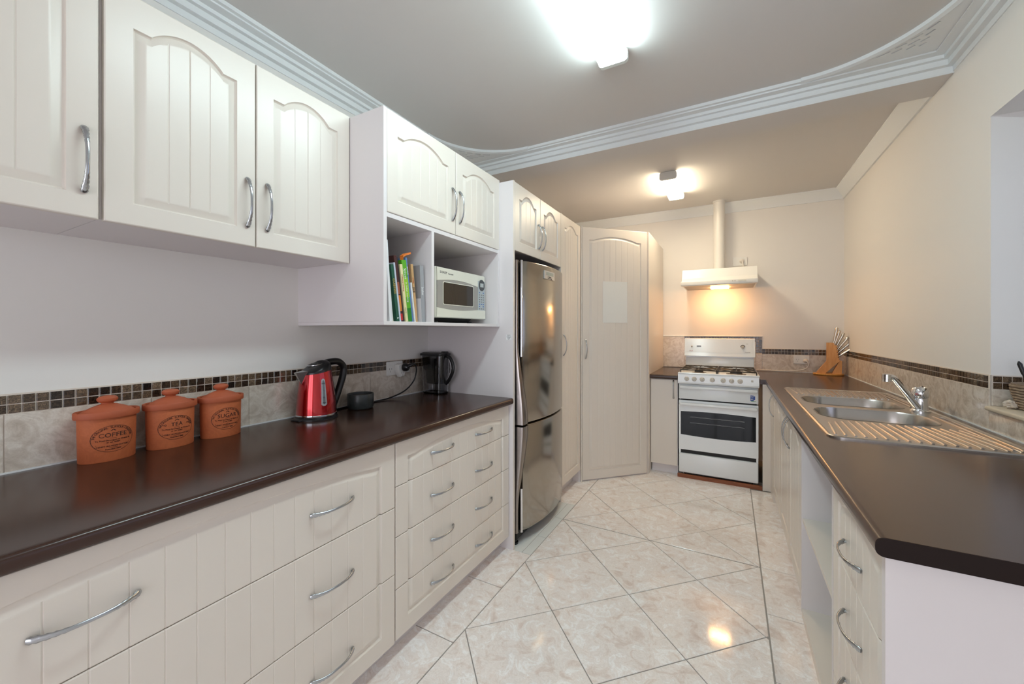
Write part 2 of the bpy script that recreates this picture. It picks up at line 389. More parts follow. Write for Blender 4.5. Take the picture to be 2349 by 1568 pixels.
cove = [(0, 2.505), (0.012, 2.505), (0.014, 2.515), (0.024, 2.535), (0.040, 2.560), (0.058, 2.580), (0.064, 2.586), (0.070, 2.590), (0.070, 2.6005), (0, 2.6005)]
run('trim_4', 'plain coved cornice on the alcove side wall above the knife block', lambda p: (XR-p, BEAM1), lambda p: (XR-p, YB-p), cove)
run('trim_5', 'plain coved cornice on the end wall behind the duct', lambda p: (XL+p, YB-p), lambda p: (XR-p, YB-p), cove)
run('trim_6', 'plain coved cornice above the pantry cupboards', lambda p: (XL+p, BEAM1), lambda p: (XL+p, YB-p), cove)
# pierced corner panels of the cornice
SLOTS = [((0.085, 0.187), (0.057, 0.228)), ((0.075, 0.145), (0.055, 0.178)), ((0.119, 0.143), (0.090, 0.168)), ((0.078, 0.104), (0.056, 0.128)), ((0.119, 0.101), (0.087, 0.128)), ((0.074, 0.069), (0.054, 0.089)), ((0.161, 0.101), (0.130, 0.124)), ((0.116, 0.066), (0.091, 0.087)), ((0.166, 0.064), (0.134, 0.085)), ((0.218, 0.061), (0.175, 0.087))]
def corner_panel(name, sx, cx, cy, R, label):
    # inner corner of the cornice at (cx, cy); panel fills the corner up to a concave arc
    arc = [(cx+sx*(R-R*math.cos(t)), cy-(R-R*math.sin(t))) for t in [PI/2*k/24 for k in range(25)]]
    outer = [(cx, cy)]+arc[::-1] if sx > 0 else [(cx, cy)]+arc[::-1]
    holes = []
    for (x0, y0), (x1, y1) in SLOTS:
        L_ = math.hypot(x1-x0, y1-y0); ux, uy = (x1-x0)/L_, (y1-y0)/L_; hw = 0.0042
        q = [(x0-uy*hw, y0+ux*hw), (x1-uy*hw, y1+ux*hw), (x1+uy*hw, y1-ux*hw), (x0+uy*hw, y0-ux*hw)]
        holes.append([(cx+sx*x, cy-y) for x, y in q])
    bm = flat_fill([outer]+holes, 2.581, ZC+0.0005)
    o = struct(name, bm, trim_paint, label, 'cornice', angle=20)
    # raised white bead following the arc
    rs = []
    for t in [PI/2*k/32 for k in range(33)]:
        c_, s_ = math.cos(t), math.sin(t)
        rs.append([(cx+sx*(R-(R+d)*c_), cy-(R-(R+d)*s_), z) for d, z in ((-0.016, 2.6005), (-0.016, 2.583), (0.002, 2.578), (0.006, 2.582), (0.006, 2.6005))])
    bm = BM(); rings(bm, rs); obj('bead', bm, trim_paint, o)
    return o
corner_panel('trim_7', 1, XLU+0.095, BEAM0-0.095, 0.50, 'pierced curved plaster corner of the cornice over the microwave cupboard')
corner_panel('trim_8', -1, XR-0.095, BEAM0-0.095, 0.50, 'pierced curved plaster corner of the cornice over the sink wall')

# ------------------------------------------------------------------ wall tiling (tiles are parts of the walls)
MOS = {}
def mosaic_mesh(kind):
    if kind in MOS: return MOS[kind]
    s = 0.0117; t = 0.0045
    bm = BM()
    ax = {'x': lambda a, b_, d: (d, a, b_), '-x': lambda a, b_, d: (-d, a, b_), '-y': lambda a, b_, d: (a, -d, b_)}[kind]
    r = lambda q, d: [ax(-q, -q, d), ax(q, -q, d), ax(q, q, d), ax(-q, q, d)]
    rings(bm, [r(s, 0), r(s, t-0.001), r(s-0.001, t)]); bmesh.ops.recalc_face_normals(bm, faces=bm.faces)
    me = bpy.data.meshes.new('mosaic_tile'); bm.to_mesh(me); bm.free(); me.materials.append(mosaic); MOS[kind] = me
    return me
def mos(parent, kind, loc):
    o = bpy.data.objects.new('mosaic_tile', mosaic_mesh(kind)); C.objects.link(o); o.parent = parent; o.location = loc
def slab(parent, kind, a0, a1, z0, z1, base, m, t=0.0045, g=0.0012):
    bm = BM(); a0 += g; a1 -= g; z0 += g; z1 -= g
    if kind == 'x': box(bm, base, base+t, a0, a1, z0, z1, 0.0008, 1)
    elif kind == '-x': box(bm, base-t, base, a0, a1, z0, z1, 0.0008, 1)
    else: box(bm, a0, a1, base-t, base, z0, z1, 0.0008, 1)
    return obj('tile', bm, m, parent, 20)
MP = 0.02645
# bed of grout, then tiles
def bed(parent, x0, x1, y0, y1, z0, z1):
    bm = BM(); box(bm, x0, x1, y0, y1, z0, z1); obj('grout_bed', bm, pale_grout, parent)
ZM0, ZM1 = 1.066, 1.119
bed(wall_left, XL-0.001, XL+0.0025, -0.02, 2.06, 0.9, ZM1+0.003)
for k in range(-1, 6): slab(wall_left, 'x', 0.2855+0.3205*k, min(0.2855+0.3205*(k+1), 2.058), 0.903, ZM0, XL+0.001, splash_tile)
for k in range(78):
    for z in (ZM0+MP*0.5, ZM0+MP*1.5): mos(wall_left, 'x', (XL+0.001, 0.0+MP*(k+0.5), z))
bed(wall_right, XR-0.0025, XR+0.001, NY1, YB-0.001, 0.9, ZM1+0.003)
bed(wall_right, XR-0.0025, XR+0.001, 1.03, NY1, 0.9, NZ0-0.002)
ys = [NY1, 2.64, 2.956, 3.267, 3.622, 3.957, 4.266, 4.645]
for a, b_ in zip(ys, ys[1:]): slab(wall_right, '-x', a, b_, 0.903, ZM0, XR-0.001, warm_splash)
ys = [1.03, 1.35, 1.673, 1.995, NY1]
for a, b_ in zip(ys, ys[1:]): slab(wall_right, '-x', a, b_, 0.903, NZ0-0.003, XR-0.001, warm_splash)
for k in range(87):
    for z in (ZM0+MP*0.5, ZM0+MP*1.5): mos(wall_right, '-x', (XR-0.001, NY1+0.01+MP*(k+0.5), z))
# recess: tiled return face
bed(wall_right, XR+0.001, 1.165, NY1-0.0025, NY1+0.001, NZ0, ZM1+0.003)
slab(wall_right, '-y', XR+0.001, 1.165, NZ0+0.014, ZM0, NY1-0.001, splash_tile)
for k in range(9):
    for z in (ZM0+MP*0.5, ZM0+MP*1.5): mos(wall_right, '-y', (XR+0.004+MP*(k+0.5), NY1-0.001, z))
bm = BM(); box(bm, 0.895, 1.20, NY0+0.002, NY1-0.002, NZ0-0.004, NZ0+0.014, 0.006, 3)
tag(obj('trim_9', bm, sill_m), 'cream bullnosed sill of the deep recess', 'sill', None, 'structure')
# end wall
bed(wall_back, 0.278, XR, YB-0.0025, YB+0.001, 0.9, ZM1+0.003)
bed(wall_back, -0.655, 0.278, YB-0.0025, YB+0.001, 0.9, 1.240)
for k in range(1, 24):
    for z in (ZM0+MP*0.5, ZM0+MP*1.5): mos(wall_back, '-y', (0.277+MP*(k-0.5), YB-0.001, z))
for k in range(36):
    x = 0.277-MP*(k+0.5)
    mos(wall_back, '-y', (x, YB-0.001, 1.2225))
    if x > -0.40: mos(wall_back, '-y', (x, YB-0.001, 1.2225-MP))
for k in range(2, 6):
    for j in range(2): mos(wall_back, '-y', (0.277-MP*(j+0.5), YB-0.001, 1.2225-MP*k))
xs = [0.278, 0.60, 0.913]
for a, b_ in zip(xs, xs[1:]): slab(wall_back, '-y', a, b_, 0.903, ZM0, YB-0.001, splash_tile)
slab(wall_back, '-y', 0.224, 0.278, 0.903, 1.066, YB-0.001, splash_tile)
slab(wall_back, '-y', -0.652, -0.43, 0.903, 1.2365, YB-0.0055, warm_splash)
for a, b_ in ((-0.43, -0.1), (-0.1, 0.224)): slab(wall_back, '-y', a, b_, 0.903, 1.18, YB-0.001, warm_splash)
bm = BM(); box(bm, -0.655, 0.28, YB-0.012, YB, 1.2365, 1.245, 0.002, 1); obj('tile_edge_strip', bm, trim_paint, wall_back)

# ------------------------------------------------------------------ routed doors and drawer fronts
PROF = [(0, 0), (0.0022, -0.0055), (0.0055, -0.0080), (0.0095, -0.0072), (0.0235, -0.0014), (0.0262, -0.0004), (0.03, -0.0004)]
SS = [p[0] for p in PROF]
def prof_d(s):
    if s <= 0: return 0.0
    for (a, da), (b_, db) in zip(PROF, PROF[1:]):
        if s <= b_: return da+(db-da)*(s-a)/(b_-a)
    return PROF[-1][1]
def front(name, parent, a0, a1, z0, z1, fn, fr=None, m=vinyl, thick=0.017, grooves=True):
    """routed panel front; fn(a, z, d) places it, d outward; fr = (al, ar, zb, zs, rise, shoulder)"""
    E_ = [0, 0.0009, 0.003]
    cols = [a0+e for e in E_]+[a1-e for e in E_]
    if fr:
        al, ar, zb, zs, rise, sh = fr; ac = (al+ar)/2; hw = (ar-al)/2-sh
        def A(a):
            t = (a-ac)/hw
            if abs(t) >= 1: return zs
            return zs+rise*(1-t*t)**0.9
        has_arch = z1 > zs+0.02 and rise > 0; has_top = z1 > zs-0.03
        cols += [al+s for s in SS]+[ar-s for s in SS]
        gr = []
        if grooves:
            pw = ar-al-0.052; n = max(1, round(pw/(0.063 if pw > 0.5 else 0.057))); w = (ar-al-0.052)/n
            gr = [al+0.026+w*k for k in range(1, n)]
            for g in gr: cols += [g-0.0022, g-0.0008, g+0.0008, g+0.0022]
        if has_arch:
            cols += [ac+hw*math.sin(-PI/2+PI*k/28) for k in range(29)]
            k = 0
        rows = [lambda a, e=e: z0+e for e in E_]
        if z0 < zb < z1: rows += [lambda a, s=s: zb+s for s in SS]
        lo = rows[-1](0)
        if has_top:
            for f_ in (0.35, 0.7): rows.append(lambda a, f_=f_, lo=lo: lo+(A(a)-SS[-1]-lo)*f_)
            rows += [lambda a, s=s: A(a)-s for s in SS[::-1]]
        else: rows.append(lambda a, lo=lo: (lo+z1)/2)
        rows += [lambda a, e=e: z1-e for e in E_[::-1]]
        def depth(a, z):
            s = min(a-al, ar-a, z-zb, A(a)-z); d = prof_d(s)
            if s > 0.0255:
                for g in gr:
                    q = abs(a-g)
                    if q < 0.0023: d -= 0.0022*(1-q/0.0023)
            return d
    else:
        rows = [lambda a, e=e: z0+e for e in E_]+[lambda a, e=e: z1-e for e in E_[::-1]]
        depth = lambda a, z: 0.0
    cols = sorted(c for c in cols if a0-1e-9 <= c <= a1+1e-9); cc = [cols[0]]
    for c in cols[1:]:
        if c-cc[-1] > 2.5e-4: cc.append(c)
    cc[-1] = a1
    bm = BM(); G = []
    for r in rows:
        line = []
        for a in cc:
            z = min(max(r(a), z0), z1); e = min(a-a0, a1-a, z-z0, z1-z); d = depth(a, z)
            if e < 0.0029: d -= 0.0020*(1-e/0.003)**2
            line.append(bm.verts.new(fn(a, z, d)))
        G.append(line)
    for i in range(len(G)-1):
        for j in range(len(cc)-1): bm.faces.new((G[i][j], G[i][j+1], G[i+1][j+1], G[i+1][j]))
    loop = [(cc[j], rows[0](cc[j]), G[0][j]) for j in range(len(cc))]
    bl = [bm.verts.new(fn(a, z, -thick)) for a, z in ((a0, z0), (a1, z0), (a1, z1), (a0, z1))]
    bm.faces.new(bl)
    bm.faces.new([bl[1], bl[0]]+G[0]); bm.faces.new([bl[3], bl[2]]+G[-1][::-1])
    bm.faces.new([bl[0], bl[3]]+[g[0] for g in G[::-1]]); bm.faces.new([bl[2], bl[1]]+[g[-1] for g in G])
    return obj(name, bm, m, parent, 24)
def handle(parent, p0, p1, out, name='handle'):
    """bow handle with flared, rope-twisted ends from p0 to p1, arching outward"""
    p0, p1, out = Vector(p0), Vector(p1), Vector(out).normalized(); ax = (p1-p0); side = ax.normalized().cross(out); n = 44; k = 12; rs = []
    for i in range(n+1):
        t = i/n; q = abs(2*t-1); h = 0.027*(1-q**2.6)+0.002
        c = p0+ax*t+out*h
        tt = (ax+out*(0.027*(-2.6*(q**1.6)*(2 if t > 0.5 else -2)))).normalized(); nn = side.cross(tt).normalized()
        w = 0.0042+0.0042*q**3; th = 0.0030+0.0016*q**3
        if q > 0.985: w *= 0.7; th *= 0.7
        ring = []
        for j in range(k):
            a = 2*PI*j/k; g = 1+(0.16*math.sin(2*a+t*95) if 0.45 < q < 0.93 else 0)
            ring.append(tuple(c+side*w*math.cos(a)*g+nn*th*math.sin(a)*g))
        rs.append(ring)
    bm = BM(); rings(bm, rs)
    for e in (p0, p1):
        s_ = ax.normalized()*(0.006 if e is p0 else -0.006)
        tube(bm, [e+s_-out*0.001, e+s_+out*0.005], 0.0035, 8)
    return obj(name, bm, pewter, parent, 50)
fx = lambda X, sg=1: (lambda a, z, d: (X+sg*d, a, z))

# ---- wall cupboards
XU = -1.416
def wall_cupboard(label, y0, y1, doors):
    t = thing('wall_cupboard', label, 'cupboard', (XL, y0, 1.588))
    bm = BM(); box(bm, XL, XU-0.0185, y0, y1, 1.5885, 2.207); obj('carcass', bm, melamine, t)
    for (a, b_, hy) in doors:
        d = front('door', t, a, b_, 1.584, 2.207, fx(XU), (a+0.057, b_-0.057, 1.641, 2.118, 0.043, 0.040))
        handle(d, (XU, hy, 1.645), (XU, hy, 1.810), (1, 0, 0))
    return t
wall_cupboard('cream wall cupboard with one arched door at the open end of the run', 0.0, 0.384, [(0.004, 0.380, 0.353)])
wall_cupboard('cream wall cupboard with two arched doors above the terracotta canisters', 0.3855, 1.1455, [(0.390, 0.7625, 0.736), (0.7665, 1.143, 0.801)])

# ---- microwave cupboard
XM = -1.219
t = thing('microwave_cupboard', 'cream cupboard with two arched doors over open shelves for books and microwave', 'cupboard', (XL, 1.146, 1.322))
bm = BM(); box(bm, XL, XM, 1.1465, 1.164, 1.338, 2.203); obj('side_panel', bm, melamine, t)
bm = BM(); box(bm, XL, XM, 2.042, 2.059, 1.338, 2.203); obj('side_panel', bm, melamine, t)
bm = BM(); box(bm, XL, XM+0.002, 1.1465, 2.059, 1.322, 1.338, 0.001, 1); obj('bottom_shelf', bm, melamine, t)
bm = BM(); box(bm, XL, XM, 1.164, 2.042, 1.762, 1.780); obj('middle_shelf', bm, melamine, t)
bm = BM(); box(bm, XL, XM, 1.439, 1.457, 1.338, 1.762); obj('divider', bm, melamine, t)
bm = BM(); box(bm, XL, XL+0.012, 1.164, 2.042, 1.338, 1.762); obj('back_panel', bm, melamine, t)
bm = BM(); box(bm, XL, XM-0.019, 1.164, 2.042, 1.780, 2.203); obj('carcass', bm, melamine, t)
for a, b_, hy in ((1.166, 1.622, 1.596), (1.626, 2.056, 1.656)):
    d = front('door', t, a, b_, 1.783, 2.203, fx(XM+0.001), (a+0.057, b_-0.057, 1.840, 2.110, 0.043, 0.040))
    handle(d, (XM, hy, 1.848), (XM, hy, 2.013), (1, 0, 0))

# ---- drawer run
XD = -1.152
def drawer_bank(label, y0, y1, splits, hys, hz, X=XD, sg=1, back=XL+0.001, group=None):
    t = thing('drawer_cabinet', label, 'cabinet', (X-sg*0.3, (y0+y1)/2, 0.0))
    bm = BM(); box(bm, min(back, X-sg*0.0185), max(back, X-sg*0.0185), y0, y1, 0.075, 0.8615); obj('carcass', bm, melamine, t)
    kx = X-sg*0.062; bm = BM(); box(bm, min(kx, kx-sg*0.016), max(kx, kx-sg*0.016), y0, y1, 0.0, 0.0755); obj('kickboard', bm, kick_m, t)
    fr = (y0+0.068, y1-0.068, splits[-1]+0.066, 0.790, 0.034, 0.045)
    for k in range(len(splits)-1):
        d = front('drawer', t, y0+0.0015, y1-0.0015, splits[k+1]+0.0012, splits[k]-0.0012, fx(X, sg), fr)
        for hy in hys:
            L = 0.0815
            handle(d, (X, hy-L, hz[k]), (X, hy+L, hz[k]), (sg, 0, 0))
    return t
drawer_bank('wide cream cabinet of three deep drawers under the canisters', 0.012, 1.1435, [0.859, 0.605, 0.343, 0.070], (0.293, 0.864), (0.720, 0.466, 0.195))
drawer_bank('cream cabinet of four drawers beside the fridge panel', 1.1455, 2.057, [0.859, 0.683, 0.484, 0.278, 0.076], (1.434, 1.780), (0.762, 0.575, 0.380, 0.190))
bm = BM(); box(bm, XL, XD-0.002, -0.006, 0.0115, 0, 0.8615); tag(obj('end_panel', bm, melamine), 'white end panel closing the wide drawer cabinet', 'panel')

# ---- worktops (rolled front edge)
def nose(x_out, x_in, z0=0.862, z1=0.900, sg=1):
    r = (z1-z0)/2; zc = (z0+z1)/2; o = []
    for k in range(13):
        a = -PI/2+PI*k/12; c_ = abs(math.cos(a))**0.72; s_ = math.copysign(abs(math.sin(a))**0.72, math.sin(a))
        o.append((x_out-sg*r+sg*r*c_, zc+r*s_))
    return o+[(x_in, z1), (x_in, z0)]
bm = BM(); prism(bm, nose(-1.123, XL+0.001), 'y', -0.012, 2.0595)
tag(obj('worktop', bm, wtop, None, 40), 'long dark brown worktop carrying the canisters and kettle', 'worktop')
bm = BM(); box(bm, XL+0.0055, XL+0.011, -0.01, 2.058, 0.8995, 0.9045); obj('sealant', bm, trim_paint, wall_left)

# ---- fridge housing: tall panel, bridging cupboard, tall cupboard, corner pantry
XP = -1.125
t = thing('tall_end_board', 'tall white side panel between drawers and fridge', 'panel', (XP, 2.06, 0))
bm = BM(); box(bm, XL, XP, 2.0602, 2.0775, 0.0, 2.190); obj('board', bm, melamine, t)
bm = BM(); box(bm, XP-0.0005, XP+0.001, 2.0600, 2.0777, 0.0, 2.190); obj('edge_strip', bm, vinyl, t)
st = thing('sticker', 'small white printed sticker on the tall panel by the fridge', 'sticker', (-1.155, 2.06, 1.26))
bm = BM(); box(bm, -1.1735, -1.1365, 2.0594, 2.0603, 1.2445, 1.2755); obj('paper', bm, paper, st)
bm = BM()
for s_, z, w in (('POLICE', 1.2712, 0.0075), ('ambulance fire', 1.2643, 0.0052), ('for emergency', 1.2585, 0.0046), ('call 000', 1.2535, 0.0052), ('first', 1.2482, 0.005)):
    text_bm(s_, w, lambda a, b_, d, z=z: (-1.155+a, 2.0594-d, z+b_), bm=bm)
obj('lettering', bm, dark_ink, st)
t = thing('bridge_cupboard', 'cream two-door cupboard bridging over the steel fridge', 'cupboard', (-1.45, 2.45, 1.785))
bm = BM(); box(bm, XL, XP-0.018, 2.0778, 2.814, 1.785, 2.190); obj('carcass', bm, melamine, t)
for a, b_, hy in ((2.082, 2.4415, 2.412), (2.4445, 2.812, 2.474)):
    d = front('door', t, a, b_, 1.779, 2.188, fx(XP), (a+0.057, b_-0.057, 1.836, 2.100, 0.043, 0.040))
    handle(d, (XP, hy, 1.842), (XP, hy, 2.007), (1, 0, 0))
t = thing('tall_cupboard', 'tall narrow cream cupboard between fridge and corner pantry', 'cupboard', (-1.45, 3.05, 0))
bm = BM(); box(bm, XL+0.001, XP, 2.8145, 2.832, 0, 2.192); obj('side_panel', bm, vinyl, t)
bm = BM(); box(bm, XL+0.001, XP-0.018, 2.832, 3.268, 0.10, 2.192); obj('carcass', bm, melamine, t)
bm = BM(); box(bm, XP-0.085, XP-0.07, 2.832, 3.268, 0.0, 0.10); obj('kickboard', bm, kick_m, t)
d = front('door', t, 2.8345, 3.266, 0.105, 2.190, fx(XP), (2.8345+0.06, 3.266-0.06, 0.17, 2.100, 0.043, 0.05))
handle(d, (XP, 2.862, 1.105), (XP, 2.862, 1.270), (1, 0, 0))
t = thing('corner_pantry', 'tall cream corner pantry with a diagonal arched door', 'pantry', (-1.2, 4.0, 0))
A_, B_ = Vector((-1.118, 3.272)), Vector((-0.652, 3.748)); dd = (B_-A_).normalized(); nn = Vector((dd.y, -dd.x)); Ld = (B_-A_).length
ia, ib = A_-nn*0.0185, B_-nn*0.0185
bm = BM(); prism(bm, [(XL+0.001, 3.2685), (-1.1435, 3.2685), tuple(ia), tuple(ib), (-0.668, 3.785), (-0.668, YB-0.013), (XL+0.001, YB-0.013)], 'z', 0.0, 2.192); obj('carcass', bm, melamine, t)
bm = BM(); prism(bm, [(-0.6675, 3.757), tuple(B_+dd*0.006-nn*0.002), (-0.6475, 3.763), (-0.6475, YB-0.013), (-0.6675, YB-0.013)], 'z', 0.0, 2.194); obj('side_panel', bm, vinyl, t)
bm = BM(); prism(bm, [tuple(A_-dd*0.004-nn*0.018), tuple(A_-dd*0.004+nn*0.001), tuple(A_+dd*0.006+nn*0.001), tuple(A_+dd*0.006-nn*0.018)], 'z', 0.0, 2.194); obj('stile', bm, vinyl, t)
def fdiag(a, z, d):
    p = A_+dd*a+nn*d; return (p.x, p.y, z)
d = front('door', t, 0.010, Ld-0.012, 0.012, 2.190, fdiag, (0.010+0.062, Ld-0.012-0.062, 0.085, 2.085, 0.036, 0.045))
p0, p1 = fdiag(0.037, 1.055, 0), fdiag(0.037, 1.222, 0); handle(d, p0, p1, (nn.x, nn.y, 0))
bm = BM(); v = [fdiag(a, z, dz) for dz in (0.0002, 0.0014) for a, z in ((0.205, 1.368), (0.448, 1.368), (0.448, 1.729), (0.205, 1.729))]
rings(bm, [v[:4], v[4:]]); tag(obj('paper_sheet', bm, sheet_m), 'pale portrait sheet stuck to the corner pantry door', 'paper')

# ---- small cupboard beside the cooker
t = thing('base_cupboard', 'small plain cream base cupboard between pantry and cooker', 'cupboard', (-0.53, 4.2, 0))
bm = BM(); box(bm, -0.645, -0.413, 3.848, YB-0.01, 0.08, 0.8615); obj('carcass', bm, melamine, t)
bm = BM(); box(bm, -0.640, -0.413, 3.885, 3.90, 0.0, 0.0805); obj('kickboard', bm, melamine, t)
d = front('door', t, -0.643, -0.4165, 0.085, 0.857, lambda a, z, d: (a, 3.831-d, z))
handle(d, (-0.447, 3.831, 0.686), (-0.447, 3.831, 0.851), (0, -1, 0))
def nose_y(y_out, y_in): return [(y_out+0.0+((-1.123)-q[0]), q[1]) for q in nose(-1.123, -1.123-(y_in-y_out))]
bm = BM(); prism(bm, nose_y(3.800, YB-0.006), 'x', -0.6465, -0.4125); tag(obj('worktop', bm, wtop, None, 40), 'short dark brown worktop between pantry and cooker', 'worktop')

# ---- sink run
XS = 0.285
t = thing('sink_cabinet', 'cream sink cabinet with three arched doors beside the cooker', 'cabinet', (0.6, 3.0, 0))
bm = BM(); box(bm, XS+0.0185, XR-0.006, 2.232, 2.25, 0.075, 0.8615); box(bm, XS+0.0185, XR-0.006, 3.78, 3.798, 0.075, 0.8615); box(bm, XS+0.0185, XR-0.006, 2.25, 3.78, 0.075, 0.093); box(bm, XS+0.0185, XS+0.036, 2.25, 3.78, 0.80, 0.8615)
box(bm, 0.86, 0.876, 2.25, 3.78, 0.093, 0.70)
obj('carcass', bm, melamine, t)
bm = BM(); box(bm, XS+0.05, XS+0.066, 2.232, 3.80, 0, 0.0755); obj('kickboard', bm, kick_m, t)
bm = BM(); prism(bm, [(0.231, 3.801), (0.231, 3.818), (XS+0.018, 3.818), (XS+0.018, 3.575), (XS, 3.575), (XS, 3.801)], 'z', 0.0, 0.8615); obj('corner_filler', bm, vinyl, t)
for a, b_, hy in ((3.092, 3.572, 3.535), (2.6635, 3.0885, 2.697), (2.236, 2.660, 2.627)):
    d = front('door', t, a, b_, 0.080, 0.857, fx(XS, -1), (a+0.057, b_-0.057, 0.140, 0.770, 0.043, 0.045))
    handle(d, (XS, hy, 0.655), (XS, hy, 0.820), (-1, 0, 0))
t = thing('open_shelf_unit', 'white open shelf unit between sink cabinet and drawer stack', 'shelf', (0.6, 1.9, 0))
for a, b_ in ((1.590, 1.606), (2.215, 2.2315)):
    bm = BM(); box(bm, XS, XR-0.006, a, b_, 0.02, 0.8615); obj('side_panel', bm, melamine, t)
bm = BM(); box(bm, XS+0.003, 0.72, 1.606, 2.215, 0.432, 0.448); obj('shelf', bm, vinyl, t)
bm = BM(); box(bm, XS+0.001, 0.72, 1.606, 2.215, 0.0, 0.038); obj('bottom_board', bm, vinyl, t)
bm = BM(); box(bm, 0.72, 0.736, 1.606, 2.215, 0.0, 0.8615); obj('back_panel', bm, melamine, t)
drawer_bank('cream stack of narrow drawers at the end of the sink bench', 1.062, 1.588, [0.859, 0.622, 0.422, 0.230, 0.076], (1.3545,), (0.706, 0.510, 0.315, 0.145), XS, -1, XR-0.008)
bm = BM(); box(bm, 0.268, XR-0.004, 1.040, 1.0605, 0.0, 0.8615); tag(obj('end_panel', bm, melamine), 'plain white end panel closing the sink bench', 'panel')
bm = BM(); prism(bm, nose(0.247, 0.345, sg=-1), 'y', 1.018, 3.802)
box(bm, 0.345, 0.842, 1.018, 1.885, 0.862, 0.900); box(bm, 0.345, 0.842, 3.305, YB-0.006, 0.862, 0.900); box(bm, 0.842, XR-0.0055, 1.018, YB-0.006, 0.862, 0.900)
box(bm, 0.214, 0.345, 3.802, YB-0.006, 0.862, 0.900)
bmesh.ops.remove_doubles(bm, verts=bm.verts, dist=1e-5)
tag(obj('worktop', bm, wtop, None, 40, recalc=False), 'dark brown worktop around the sink with a square cut end', 'worktop')
we = bpy.data.objects['worktop.002']; bm = BM(); prism(bm, nose(0.2472, XR-0.006, 0.8625, 0.8997, sg=-1), 'y', 1.0160, 1.0182); obj('end_strip', bm, mat('dark_edging', (0.012, 0.005, 0.0035), 0.55, 0.0, Specular_IOR_Level=0.2), we)
bm = BM(); box(bm, XR-0.010, XR-0.0055, 1.02, YB-0.006, 0.8995, 0.9045); obj('sealant', bm, trim_paint, wall_right)
bm = BM(); box(bm, 0.22, XR-0.006, YB-0.010, YB-0.0055, 0.8995, 0.9045); obj('sealant', bm, trim_paint, wall_back)

# ------------------------------------------------------------------ sink and tap
t = thing('kitchen_sink', 'stainless steel double bowl sink with ribbed drainers', 'sink', (0.59, 2.6, 0.90))
sx0, sx1, sy0, sy1 = 0.325, 0.866, 1.868, 3.330
bowls = ((0.368, 0.785, 2.665, 2.985), (0.368, 0.785, 2.262, 2.585))
loops = [rrect(sx0, sx1, sy0, sy1, 0.045, 8)]
bl = [rrect(*b_, 0.115, 12) for b_ in bowls]
bm = flat_fill(loops+bl, 0.9015, 0.9045)
obj('deck', bm, steel, t, 20)
def rim_ring(lp0, lp1, zs):
    return [[(x, y, z) for x, y in lp] for lp, z in zs]
bm = BM(); L0 = rrect(sx0-0.002, sx1+0.002, sy0-0.002, sy1+0.002, 0.047, 8); L1 = rrect(sx0+0.004, sx1-0.004, sy0+0.004, sy1-0.004, 0.041, 8); L2 = rrect(sx0+0.012, sx1-0.012, sy0+0.012, sy1-0.012, 0.033, 8)
rings(bm, [[(x, y, 0.9001) for x, y in L0], [(x, y, 0.9055) for x, y in L0], [(x, y, 0.9085) for x, y in L1], [(x, y, 0.9046) for x, y in L2]], True, False, False); obj('rim', bm, steel, t)
for b_ in bowls:
    bm = BM(); rs = []
    for off, r, z in ((-0.004, 0.119, 0.9055), (0.0, 0.115, 0.9050), (0.004, 0.111, 0.897), (0.010, 0.105, 0.82), (0.016, 0.10, 0.765), (0.030, 0.088, 0.748), (0.07, 0.05, 0.744)):
        rs.append([(x, y, z) for x, y in rrect(b_[0]+off, b_[1]-off, b_[2]+off, b_[3]-off, max(r, 0.02), 12)])
    rings(bm, rs, True, False, True); o = obj('bowl', bm, bowl_steel, t, recalc=False)
    bm = BM(); cx, cy = (b_[0]+b_[1])/2, (b_[2]+b_[3])/2
    lathe(bm, [(0.045, 0.7445), (0.044, 0.7465), (0.034, 0.7465), (0.030, 0.741), (0.0, 0.741)], cx, cy, 24, cap1=False); obj('drain', bm, chrome, o)
for k in range(17):      # fan of ridges on the wide drainer
    f_ = k/16; xa = 0.372+0.42*f_; ya = 2.215; xb = 0.352+0.475*f_; yb = 1.915
    if k < 3: ya -= 0.07*(3-k)/3
    bm = BM(); tube(bm, [(xa, ya, 0.9043), (xa+(xb-xa)*0.08, ya+(yb-ya)*0.08, 0.9048), (xb-(xb-xa)*0.06, yb-(yb-ya)*0.06, 0.9048), (xb, yb, 0.9030)], 0.0050, 10); obj('ridge', bm, steel, t, 60)
for k in range(17):
    f_ = k/16; xa = 0.372+0.42*f_; xb = 0.362+0.455*f_
    bm = BM(); tube(bm, [(xa, 3.025, 0.9043), (xa+(xb-xa)*0.08, 3.04, 0.9048), (xb, 3.285, 0.9048), (xb, 3.30, 0.9030)], 0.0050, 10); obj('ridge', bm, steel, t, 60)
for xa in (0.815, 0.838):
    bm = BM(); tube(bm, [(xa, 1.93, 0.9043), (xa, 1.95, 0.9065), (xa, 2.50, 0.9065), (xa, 2.52, 0.9043)], 0.005, 8); obj('ridge', bm, steel, t, 60)
for xa in (0.815, 0.838):
    bm = BM(); tube(bm, [(xa, 2.78, 0.9043), (xa, 2.80, 0.9065), (xa, 3.27, 0.9065), (xa, 3.29, 0.9043)], 0.005, 8); obj('ridge', bm, steel, t, 60)
t = thing('mixer_tap', 'chrome mixer tap with a slanted spout on the sink deck', 'tap', (0.812, 2.655, 0.9045))
bm = BM(); lathe(bm, [(0.037, 0.9048), (0.037, 0.910), (0.031, 0.914), (0.029, 0.918), (0.029, 0.930), (0.028, 0.932), (0.028, 0.972), (0.0305, 0.974), (0.0315, 0.978)], 0.812, 2.655, 36); obj('body', bm, chrome, t, 30)
bm = BM(); lathe(bm, [(0.0305, 0.977), (0.033, 0.982), (0.033, 0.996), (0.0315, 1.007), (0.0275, 1.017), (0.0225, 1.022), (0.018, 1.016), (0.0, 1.014)], 0.812, 2.655, 36, cap1=False)
